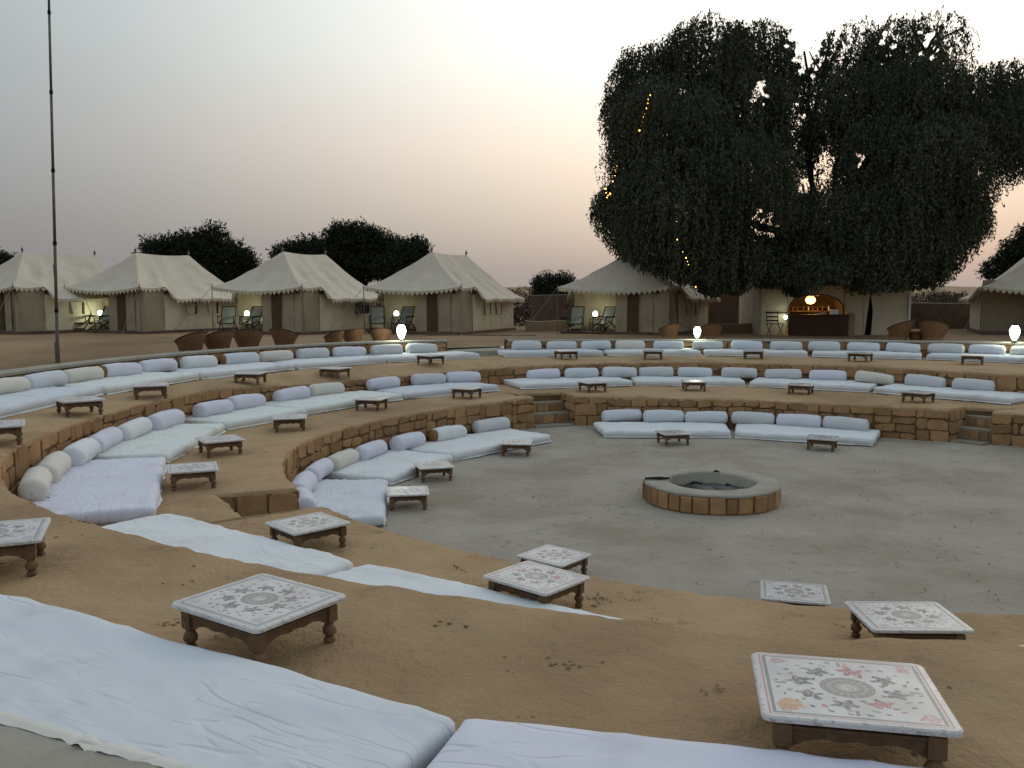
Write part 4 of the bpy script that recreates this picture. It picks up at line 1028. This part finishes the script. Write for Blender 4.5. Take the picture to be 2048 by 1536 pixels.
def side_lamp(loc, label, lit=1, e=20, s=.85):
    t = empty('table_lamp', loc, 0, label, 'lamp', 'lit lamps on the tent porches')
    m = MB(); m.lathe([(.05, 0), (.045, .02), (.014, .04), (.012, .10)], n=10); m.build('lamp_base', M['black'], t)
    m = MB(); m.lathe([(.04, .09), (.10, .14), (.13, .24), (.10, .34), (.05, .38)], n=14); m.build('lamp_globe', M['lamp'], t, True)
    t.scale = (s, s, s); plight(Vector(loc) + Vector((-.05, -.25, .22)), e, (.92, 1, .70), .1)
st_m = MB(); st_m.box((0, 0, .50), (.42, .42, .03)); STT = st_m.mesh('table_top'); STT.materials.append(M['darkwood'])
sg_m = MB(); sg_m.tube([(0, 0, 0), (0, 0, .49)], .018, 6); STL = sg_m.mesh('leg'); STL.materials.append(M['darkwood'])
names = ['the tent at the far left edge', 'the tent right of the flagpole', 'the tent with the cooler', 'the tent left of the parapet gap', 'the tent brushed by the hanging tree', 'the tent cut off at the right edge']
for i, t in enumerate(tents):
    if i == 5: continue
    mw = t.matrix_basis
    xl = -1.25 if i != 4 else -1.15
    base = lambda x, y: mw @ Vector((x, y, .145))
    yaw = -R(TN[i][2])
    for sx, nm in ((-.72, 'left'), (.62, 'right')):
        dr = (.15 if nm == 'left' else -.35) + (0.35 if i < 4 else 0.1)
        deck_chair(base(xl + sx, .55 if nm == 'left' else .5), yaw + dr, f'{nm} dark wooden deck chair with grey sling at {names[i]}')
    s_ = empty('side_table', base(xl, .95), yaw, f'small dark side table between the deck chairs at {names[i]}', 'table', 'side tables between deck chairs')
    link('table_top', STT, None, s_)
    for a_ in (-.17, .17):
        for b_ in (-.17, .17): o = link('leg', STL, None, s_); o.location = (a_, b_, 0)
    side_lamp(base(xl, .95) + Vector((0, 0, .515)), f'glowing greenish lamp between the deck chairs at {names[i]}', e=(17 if i != 3 else 7))
side_lamp(bt.matrix_basis @ Vector((-2.0, .62, .62)), 'greenish lamp on a bracket at the left edge of the arched bar opening', e=4, s=.55)
m = MB(); m.tube([(-2.75, .72, .93), (-1.9, .60, .93)], .03, 6); m.build('lamp_bracket', M['black'], bt)
# folding director's chair by the bar
dc = empty('folding_chair', bt.matrix_basis @ Vector((-2.55, .1, 0)), .2, 'dark folding chair standing left of the bar counter', 'chair')
m = MB()
for x in (-.25, .25):
    m.tube([(x, -.22, 0), (x, .22, .5)], .018, 6); m.tube([(x, .22, 0), (x, -.22, .5)], .018, 6); m.tube([(x, .22, .45), (x, .28, 1.0)], .018, 6)
m.build('frame', M['darkwood'], dc)
m = MB(); m.box((0, 0, .5), (.5, .42, .025)); m.build('seat', M['darkwood'], dc)
for z in (.62, .78, .94): m = MB(); m.box((0, .26, z), (.5, .02, .06)); m.build('back_slat', M['darkwood'], dc)

# lanterns on the parapet
def lantern(loc, label, s=1.0, e=26):
    t = empty('parapet_lantern', loc, 0, label, 'lantern', 'bright lanterns standing on the parapet')
    m = MB(); m.lathe([(.08 * s, 0), (.09 * s, .012), (.05 * s, .05 * s)], n=14); m.build('lantern_foot', M['black'], t)
    m = MB(); m.lathe([(.05 * s, .05 * s), (.09 * s, .12 * s), (.135 * s, .24 * s), (.145 * s, .32 * s), (.12 * s, .42 * s), (.07 * s, .49 * s)], n=18); m.build('lantern_globe', M['lamp2'], t, True)
    m = MB(); m.lathe([(.075 * s, .488 * s), (.05 * s, .53 * s), (.015, .56 * s)], n=12); m.build('lantern_cap', M['black'], t)
    plight(Vector(loc) + Vector((-.12, -.22, .30)), e, (.88, 1, .72), .12)
lantern(P(14.15 + .12, 120.6, 1.80), 'bright white lantern on the left parapet, before the deck chairs', .94, 22)
lantern(P(14.62 + .15, 82.4, 1.728), 'bright white lantern on the right parapet, below the hanging tree', .8, 16)
lantern(P(15.5, 47.9, 1.80), 'bright white lantern on the parapet at the right edge', .94, 22)

# ------------------------------------------------------------------ tub chairs
def tub_meshes():
    V = []; n = 25; zr = []
    for k in range(4):
        for i in range(n):
            t = R(-118 + 236 * i / (n - 1)); q = k / 3; top = .50 + .36 * max(0, math.cos(t * .66))
            r = .30 + .15 * q * (.6 + .4 * math.cos(t / 2)); z = .34 + (top - .34) * q
            V.append((r * math.sin(t), r * math.cos(t), z))
    F = [(k * n + i, k * n + i + 1, (k + 1) * n + i + 1, (k + 1) * n + i) for k in range(3) for i in range(n - 1)]
    sh = mesh('back_shell', V, F); sh.materials.append(M['leather'])
    rm = MB(); rm.tube([V[3 * n + i] for i in range(n)], .016, 6); rim = rm.mesh('bound_rim'); rim.materials.append(M['rim'])
    se = MB(); se.lathe([(.30, .33), (.315, .36), (.29, .41), (.1, .425)], n=22); seat = se.mesh('seat'); seat.materials.append(M['leather'])
    ba = MB(); ba.lathe([(.28, 0), (.30, .02), (.25, .17), (.30, .33)], n=22); base = ba.mesh('drum_base'); base.materials.append(M['leather'])
    return sh, rim, seat, base
TUB = tub_meshes()
def tub(x, y, rz, label, s=1.0, z=None):
    t = empty('tub_chair', (x, y, zterr(x, y) if z is None else z), rz, label, 'chair', 'brown hide tub chairs behind the parapet'); t.scale = (s * .95, s * .95, s * .88)
    link('back_shell', TUB[0], None, t, True); link('bound_rim', TUB[1], None, t, True); link('seat', TUB[2], None, t, True); link('drum_base', TUB[3], None, t, True)
def behind(px, off):
    d = 18.0
    while d < 45:
        x = (px - 1024) / 1780 * d; r, a = math.hypot(x - CX, d - CY), math.degrees(math.atan2(d - CY, x - CX))
        if r > float(R3(a)) + off: break
        d += .05
    return x, d
for px, off, rz, s_, lab in ((380, .95, 250, .97, 'leftmost brown tub chair behind the left parapet, seen side on'), (436, 1.0, 235, .97, 'brown tub chair, second from the left in the group of four behind the left parapet'),
    (496, 1.05, 200, .97, 'brown tub chair, third in the group of four behind the left parapet'), (569, 1.0, 160, .93, 'brown tub chair at the right end of the group of four behind the left parapet'),
    (666, 1.2, 255, .82, 'brown tub chair seen side on, left one of the three beside the lantern'), (706, 1.5, 225, .84, 'brown tub chair in the middle of the three beside the lantern'),
    (762, 1.3, 190, .84, 'brown tub chair directly left of the bright lantern'),
    (1338, 1.6, 215, .92, 'brown tub chair before the tent brushed by the tree'), (1424, 2.6, 170, .85, 'brown tub chair just behind the lantern below the tree'),
    (1796, 1.8, 225, 1.12, 'left one of the two brown tub chairs right of the bar tent'), (1866, 1.8, 135, 1.12, 'right one of the two brown tub chairs right of the bar tent')):
    x_, y_ = behind(px, off); tub(x_, y_, R(rz), lab, s_)
m = MB(); m.lathe([(.24, 0), (.2, .2), (.22, .45), (.34, .46), (.34, .49)], n=20); o = m.build('drum_table', M['leather'], None); xd, yd = behind(1832, 2.0); o.location = (xd, yd, zterr(xd, yd)); tag(o, 'small round drum table between the two tub chairs on the right', 'table')

# flagpole
fpz = P(12.95, 169, 1.0); fx_, fy_ = -10.95, 21.4
t = empty('flagpole', (fx_, fy_, zterr(fx_, fy_) - .05), 0, 'tall thin rusty flagpole standing behind the left parapet', 'pole')
zz = [0, 1.3, 2.9, 4.6, 6.4, 8.2, 10.4]
for i in range(6):
    r_ = .040 - .0025 * i; a = zz[i]; b = zz[i + 1]; m = MB(); m.tube([(.026 * a, 0, a), (.026 * b, 0, b)], [r_, r_ - .002], 9); m.build('pole_section', M['pole'], t, True)
    m = MB(); m.tube([(.026 * b, 0, b - .04), (.026 * b, 0, b + .04)], r_ + .008, 9); m.build('collar', M['black'], t)
m = MB(); m.tube([(.06, 0, .05), (.02, -.01, 2.4)], .012, 5); m.build('halyard', M['rope'], t)
m = MB(); m.tube([(0, 0, -.05), (0, 0, .55)], .055, 8); m.build('base_socket', M['pole'], t)

# ------------------------------------------------------------------ low walls and brush behind
def low_wall(x0, x1, y, h, mat, label, seed):
    V = []; n = 40
    for i in range(n + 1):
        x = x0 + (x1 - x0) * i / n; zb = zterr(x, y) - .1; j = .05 * noise.noise((x * 1.2, seed, 0))
        for yy, z in ((y - .16, zb), (y - .13, zb + h + j), (y + .13, zb + h + j + .02), (y + .16, zb)): V.append((x, yy + .03 * noise.noise((x * 2, z, seed)), z))
    F = [(i * 4 + k, i * 4 + k + 1, i * 4 + 5 + k, i * 4 + 4 + k) for i in range(n) for k in range(3)] + [(0, 1, 2, 3), (n * 4 + 3, n * 4 + 2, n * 4 + 1, n * 4)]
    o = link('mud_wall', mesh('mud_wall', V, F), mat); tag(o, label, 'wall')
low_wall(.6, 2.6, 40.5, .55, M['mud'], 'low pale mud wall between the two tents left of the big tree', 1)
low_wall(8.6, 11.4, 38.6, .5, M['mud'], 'low pale mud wall left of the bar tent', 2)
low_wall(1.0, 4.8, 47, 1.75, M['redmud'], 'reddish mud wall behind the gap between two tents', 3)
low_wall(8.8, 12.5, 46, 1.9, M['redmud'], 'reddish mud wall below the hanging tree left of the bar tent', 4)
low_wall(17.2, 30, 44, 1.35, M['redmud'], 'reddish mud wall right of the bar tent', 5)
low_wall(-3.5, 1.0, 36.2, .12, M['redmud'], 'dark low kerb before the tent left of the parapet gap', 6)

# ------------------------------------------------------------------ foliage
def foliage(lobes, n_strands, leaves, leaf, droop, rng, shell=.45, length=.8, minz=None, curl=.25, up=0):
    """lobes (x,y,z,rx,ry,rz,weight) -> vertices/quads of small leaf faces along hanging or rising twigs"""
    L = np.array(lobes, float); w = L[:, 6] * (L[:, 3] * L[:, 4] * L[:, 5]) ** (2 / 3); w /= w.sum()
    k = rng.choice(len(L), n_strands, p=w)
    d = rng.normal(size=(n_strands, 3)); d /= np.linalg.norm(d, axis=1)[:, None]
    rad = (shell + (1 - shell) * rng.random(n_strands) ** .6)[:, None]
    # clumps: modulate radius by noise-like clumping
    cl = .09 * np.sin(d[:, :1] * 9 + k[:, None]) * np.cos(d[:, 1:2] * 8 + k[:, None] * 2) + .07 * np.sin(d[:, 2:3] * 13 + k[:, None] * 3)
    p = L[k, :3] + d * L[k, 3:6] * (rad + cl)
    out = d * np.array([1, 1, .6]); out[:, 2] += up
    dirv = out * curl + np.array([0, 0, -droop]) + rng.normal(size=(n_strands, 3)) * .18
    dirv /= np.linalg.norm(dirv, axis=1)[:, None]
    ln = length * (.5 + rng.random(n_strands))
    t = np.linspace(0, 1, leaves)[None, :, None]
    pos = p[:, None, :] + dirv[:, None, :] * ln[:, None, None] * t
    pos[:, :, 2] -= (droop * .35 * ln[:, None] * (t[:, :, 0] ** 2))
    pos += out[:, None, :] * (.22 * np.sin(t * 3.1) * ln[:, None, None])
    pos = pos.reshape(-1, 3) + rng.normal(size=(n_strands * leaves, 3)) * leaf * .45
    sid = np.repeat(np.arange(n_strands), leaves); foliage.root = np.repeat(p, leaves, axis=0)
    if minz is not None: ok = pos[:, 2] > minz(pos); pos = pos[ok]; sid = sid[ok]
    foliage.sid = sid; foliage.root_f = p[sid]
    m = len(pos)
    a = rng.normal(size=(m, 3)); a[:, 2] -= droop * 1.2; a /= np.linalg.norm(a, axis=1)[:, None]
    b = np.cross(a, rng.normal(size=(m, 3))); b /= np.linalg.norm(b, axis=1)[:, None]
    s = leaf * (.6 + .8 * rng.random(m))[:, None]
    v = np.stack([pos - a * s, pos + b * s * .34, pos + a * s, pos - b * s * .34], 1).reshape(-1, 3)
    return v, np.arange(m * 4).reshape(-1, 4)
rng = np.random.default_rng(5)
def lob(px, py, rx, ry, d, rd=None, w=1):
    s = d / 1780; return ((px - 1024) * s, d, 3.12 - (py - 591) * s, rx * s, (rd or (rx + ry) / 2 * s * 1.0), ry * s, w)
D = 39
LB = [lob(1290, 160, 62, 62, D), lob(1400, 115, 85, 62, D - 1), lob(1500, 108, 70, 52, D), lob(1330, 250, 110, 85, D - 3), lob(1245, 235, 40, 45, D), lob(1460, 220, 110, 80, D - 1),
 lob(1260, 310, 42, 40, D + 1), lob(1250, 420, 62, 60, D), lob(1350, 380, 110, 90, D - 4), lob(1470, 350, 105, 90, D - 4), lob(1310, 470, 75, 45, D - 2), lob(1420, 490, 110, 60, D - 3.5),
 lob(1400, 550, 60, 28, D - 3), lob(1540, 420, 80, 60, D - 2), lob(1490, 555, 95, 30, D - 3), lob(1560, 530, 70, 40, D - 3),
 lob(1690, 115, 75, 55, D + 1, w=.65), lob(1780, 110, 80, 60, D), lob(1850, 85, 55, 48, D + 1, w=.35), lob(1640, 130, 40, 45, D + 1, w=.45), lob(1700, 210, 95, 70, D - 1), lob(1820, 200, 100, 80, D - 2),
 lob(1610, 190, 38, 62, D + 2, w=.25), lob(1595, 290, 38, 50, D + 2, w=.55), lob(1740, 310, 75, 70, D - 3), lob(1850, 320, 100, 90, D - 4), lob(1935, 200, 70, 55, D - 1, w=.8), lob(1990, 170, 60, 40, D, w=.6), lob(2060, 215, 80, 62, D),
 lob(1950, 265, 85, 62, D - 2), lob(2010, 290, 50, 38, D, w=.7), lob(1228, 215, 32, 22, D), lob(1218, 405, 34, 34, D), lob(1262, 480, 30, 22, D), lob(1670, 430, 100, 70, D - 3), lob(1790, 430, 110, 80, D - 4), lob(1880, 430, 80, 60, D - 3), lob(1620, 530, 80, 38, D - 4), lob(1720, 535, 100, 38, D - 4),
 lob(1820, 530, 80, 38, D - 3.5), lob(1880, 480, 45, 36, D - 2, w=.6), lob(1925, 400, 40, 32, D - 1, w=.5), lob(1640, 250, 40, 30, D + 2, w=.5), lob(1560, 200, 40, 60, D + 1.5, w=.8), lob(1500, 470, 60, 40, D - 1)]
def mz_big(p):
    base = 3.35 + .25 * np.sin(p[:, 0] * 2.1) + .2 * np.sin(p[:, 0] * 5.3 + 1)
    arch = (p[:, 0] > 9.6) & (p[:, 0] < 15.5)
    return base + .12 * arch
tr = empty('hanging_tree', (15.5, 43.5, zterr(15, 43) - .1), 0, 'huge dark weeping tree with two round crowns hung with fairy lights, over the bar tent', 'tree')
v1, q1 = foliage(LB, 27000, 21, .076, 1.3, rng, shell=.52, length=1.15, minz=mz_big, curl=.38)
sid1 = foliage.sid; foliage_root1 = foliage.root_f
v2, q2 = foliage(LB, 4200, 14, .115, .8, rng, shell=.15, length=.7, minz=mz_big)
v = np.r_[v1, v2]; q = np.r_[q1, q2 + len(v1)]
# the right-hand skirt of the crown draws in towards the trunk: hanging twigs rooted beyond it are left out
root = np.r_[foliage_root1, foliage.root_f]; rX = 1024 + root[:, 0] / root[:, 1] * 1780; rY = 591 + (3.12 - root[:, 2]) / root[:, 1] * 1780
cen = v.reshape(-1, 4, 3).mean(1); sid = np.r_[sid1, foliage.sid + 200000]; srnd = rng.random(300000)
X = 1024 + cen[:, 0] / cen[:, 1] * 1780; Y = 591 + (3.12 - cen[:, 2]) / cen[:, 1] * 1780; jit = (srnd[sid] - .5) * 44
keep0 = (X < np.interp(Y, [300, 345, 385, 420, 470, 520, 560, 590], [2300, 2060, 2000, 1972, 1965, 1920, 1885, 1835]) + jit) & (X > np.interp(Y, [150, 190, 235, 290, 345, 400, 440, 490, 520, 545, 570, 595], [1180, 1180, 1200, 1215, 1205, 1184, 1190, 1222, 1250, 1300, 1370, 1420]) - jit * 1.1)
# see-through gaps in the crown, cleared as tunnels through the foliage where the limbs leave it open
keep = keep0.copy()
for (px, py, rr, dens) in ((1505, 195, 16, .9), (1520, 455, 22, .9), (1640, 335, 19, .8), (1712, 330, 13, .9), (1600, 375, 14, .75), (1600, 130, 24, .9), (1575, 250, 20, .6), (1355, 200, 8, .8), (1610, 215, 22, .6), (1755, 95, 16, .6), (1830, 105, 18, .6), (1594, 80, 34, .97), (1935, 340, 14, .6), (1690, 100, 50, .3), (1800, 75, 55, .35), (1865, 70, 50, .45), (1960, 165, 45, .25), (1640, 120, 35, .4), (1400, 60, 50, .25), (1530, 70, 40, .25)):
    X = 1024 + cen[:, 0] / cen[:, 1] * 1780; Y = 591 + (3.12 - cen[:, 2]) / cen[:, 1] * 1780
    wob = 1 + .35 * np.sin(X * .21 + Y * .13) + .25 * np.sin(Y * .31 - X * .09)
    inside = ((X - px) ** 2 + ((Y - py) * .8) ** 2) < (rr * wob) ** 2
    keep &= ~(inside & (((srnd[sid] * 7.31 + px * .013) % 1) < dens))
v = v.reshape(-1, 4, 3)[keep].reshape(-1, 3); q = np.arange(len(v)).reshape(-1, 4)
o = link('crown', npmesh('crown', v, q), M['leaf'], tr)
# trunk and limbs
def limb(p0, p1, r0, r1, n=9, wob=.25, sd=0):
    p0, p1 = Vector(p0), Vector(p1); m = MB(); pts = []; rs = []
    for i in range(n):
        t = i / (n - 1); p = p0.lerp(p1, t) + Vector((noise.noise((t * 3, sd, 0)), noise.noise((t * 3, sd, 5)), noise.noise((t * 3, sd, 9)))) * wob * math.sin(math.pi * t) * 2
        p.z += math.sin(math.pi * t) * wob; pts.append(p); rs.append(r0 + (r1 - r0) * t)
    m.tube(pts, rs, 8); return m, pts
base = Vector((15.5, 43.5, 1.3)); fork = Vector((14.2, 42.3, 4.3))
m, _ = limb(base, fork, .55, .42, 7, .15, 1); m.build('trunk', M['bark'], tr, True)
def w3(px, py, d): s = d / 1780; return Vector(((px - 1024) * s, d, 3.12 - (py - 591) * s))
for i, (px, py, d, r0) in enumerate(((1400, 160, 39, .26), (1300, 330, 38, .2), (1480, 250, 38, .22), (1590, 120, 40, .13), (1640, 100, 40, .16), (1840, 110, 40, .22), (1960, 180, 39, .2), (1900, 330, 38, .2), (1740, 180, 39, .2), (1420, 450, 37, .18))):
    e = w3(px, py, d); m, pts = limb(fork, e, r0, .05, 12, .5, i * 3.1); m.build('limb', M['bark'], tr, True)
    for k in range(5):
        s0 = pts[5 + k]; e2 = s0 + Vector((random.uniform(-1.6, 1.6), random.uniform(-1, 1), random.uniform(.3, 1.7)))
        m, _ = limb(s0, e2, .05, .012, 6, .15, i + k * 1.7); m.build('branch', M['bark'], tr, True)
for i, (a_, b_) in enumerate((((1828, 130, 39.6), (1800, 85, 39.6)), ((1828, 130, 39.6), (1900, 70, 39.6)), ((1828, 130, 39.6), (1850, 60, 39.6)), ((1832, 180, 39.8), (1830, 120, 39.6)), ((1640, 200, 40), (1600, 120, 40)), ((1660, 215, 40), (1560, 195, 40)), ((1790, 130, 40), (1750, 90, 40)), ((2040, 175, 39), (2010, 150, 39)), ((1995, 165, 39), (2045, 140, 39)))):
    m, _ = limb(w3(*a_), w3(*b_), .085, .025, 7, .12, i * 1.3); m.build('branch', M['bark'], tr, True)
unparent_offset(tr)
# fairy lights
fl = empty('string_lights', w3(1273, 270, 34.2), 0, 'strings of tiny amber fairy lights draped down the left crown of the big tree', 'string lights')
ST = [[(1293, 203), (1289, 211), (1288, 219), (1286, 228), (1283, 237), (1281, 245), (1279, 254), (1277, 262), (1273, 270)], [(1234, 329), (1230, 338), (1227, 347), (1226, 357), (1222, 368), (1208, 382), (1209, 390), (1213, 395), (1217, 392), (1221, 389), (1211, 399)], [(1350, 418), (1349, 446), (1351, 481), (1354, 487), (1362, 505), (1369, 517), (1372, 524), (1374, 530), (1389, 574)]]
bs = MB(); bs.lathe([(.006, -.03), (.02, -.018), (.026, 0), (.02, .018), (.006, .03)], n=7); BS = bs.mesh('bulb'); BS.materials.append(M['fairy'])
for si, S_ in enumerate(ST):
    d = (34.6, 37.0, 33.4)[si]; pts = [w3(x, y, d) for x, y in S_]
    m = MB(); m.tube(pts, .006, 4); m.build('wire', M['black'], fl)
    for j, p in enumerate(pts): b_ = link('bulb', BS, None, fl, True); b_.location = p; b_.scale = ((.8, .95, .6)[si] * (1.35 if j % 3 == 2 else .8),) * 3
unparent_offset(fl)
for o in fl.children: pass
# other trees
def bush_tree(lobes, base, label, n, leaf=.16, mat='leaf2', wisps=True):
    t = empty('acacia_tree', base, 0, label, 'tree', 'dark acacia trees behind the tents')
    v, q = foliage(lobes, int(n * 1.9), 8, leaf * .62, .05, rng, shell=.35, length=.5, curl=.9, up=.5)
    link('crown', npmesh('crown', v, q), M[mat], t)
    b = Vector(base); m, _ = limb(b, b + Vector((.3, 0, 2.0)), .22, .16, 5, .1, n); m.build('trunk', M['bark'], t, True)
    for i, L in enumerate(lobes[:5]):
        m, _ = limb(b + Vector((.3, 0, 1.9)), Vector(L[:3]), .12, .03, 8, .3, i); m.build('limb', M['bark'], t, True)
    unparent_offset(t)
d = 60
bush_tree([lob(335, 520, 40, 28, d), lob(395, 512, 48, 34, d), lob(432, 478, 22, 20, d, w=.6), lob(455, 525, 48, 30, d), lob(312, 492, 18, 12, d, w=.3), lob(495, 538, 22, 20, d, w=.6), lob(360, 488, 24, 12, d, w=.4), lob(483, 505, 14, 8, d, w=.2), lob(400, 550, 100, 22, d)], ((400 - 1024) / 1780 * d, d, 1.4), 'dark acacia tree with ragged twigs behind the tent right of the flagpole', 4200)
bush_tree([lob(582, 518, 26, 22, d), lob(625, 512, 36, 24, d), lob(605, 545, 55, 22, d)], ((600 - 1024) / 1780 * d, d, 1.4), 'low dark tree at the left of the clump behind the tent with the cooler', 2000)
bush_tree([lob(722, 492, 50, 34, d + 2), lob(690, 482, 30, 24, d + 2), lob(765, 510, 46, 34, d + 2), lob(715, 535, 80, 30, d + 2), lob(665, 515, 24, 24, d + 2)], ((720 - 1024) / 1780 * 62, 62, 1.4), 'tallest dome-shaped dark tree in the clump behind the tents', 4000)
bush_tree([lob(826, 518, 22, 24, d - 2), lob(833, 502, 16, 16, d - 2, w=.7), lob(800, 542, 42, 20, d - 2)], ((820 - 1024) / 1780 * 58, 58, 1.4), 'dark tree at the right end of the clump, behind the tent left of the gap', 1500)
bush_tree([lob(1092, 572, 22, 18, 80), lob(1125, 570, 20, 16, 80), lob(1105, 592, 34, 20, 80)], ((1105 - 1024) / 1780 * 80, 80, 1.9), 'small distant tree between the two tents left of the big tree', 1300, .15)
bush_tree([lob(2040, 520, 40, 40, 55), lob(2005, 545, 34, 22, 55), lob(2075, 500, 40, 50, 55)], ((2050 - 1024) / 1780 * 55, 55, 1.4), 'dark tree behind the tent at the right edge', 2200)
bush_tree([lob(5, 535, 26, 20, 62), lob(-25, 530, 30, 30, 62)], ((-5 - 1024) / 1780 * 62, 62, 1.4), 'dark tree top at the far left edge behind the tents', 1300)
# dry scrub over the far slope
rs = np.random.default_rng(8); n = 700; lobs = []
for i in range(n):
    y = 47 + 150 * rs.random() ** 1.6; x = (rs.random() * 1.5 - .72) * y; s_ = (.3 + .5 * rs.random()) * (1 + y / 160)
    lobs.append((x, y, zterr(x, y) + s_ * .3, s_ * 1.5, s_, s_ * .62, 1))
v, q = foliage(lobs, 30000, 4, .17, -.2, rs, shell=.3, length=.4, curl=.6)
o = link('scrub', npmesh('scrub', v, q), M['scrub']); tag(o, 'dry brown scrub covering the slope behind the tents', None, None, 'stuff')
# distant bird
m = MB(); m.add([(-.16, 0, .05), (0, .04, 0), (0, -.04, 0), (.16, 0, .06), (0, .14, -.01), (0, -.12, .0), (0, 0, -.03), (0, 0, .03)], [(0, 1, 2), (3, 1, 2), (4, 6, 7), (5, 6, 7), (1, 6, 2), (1, 7, 2)])
o = m.build('bird', M['black']); o.location = w3(13, 504, 45); tag(o, 'tiny dark bird in flight at the left edge of the sky', 'bird')
print('stones', n1, n2, n3, n4)
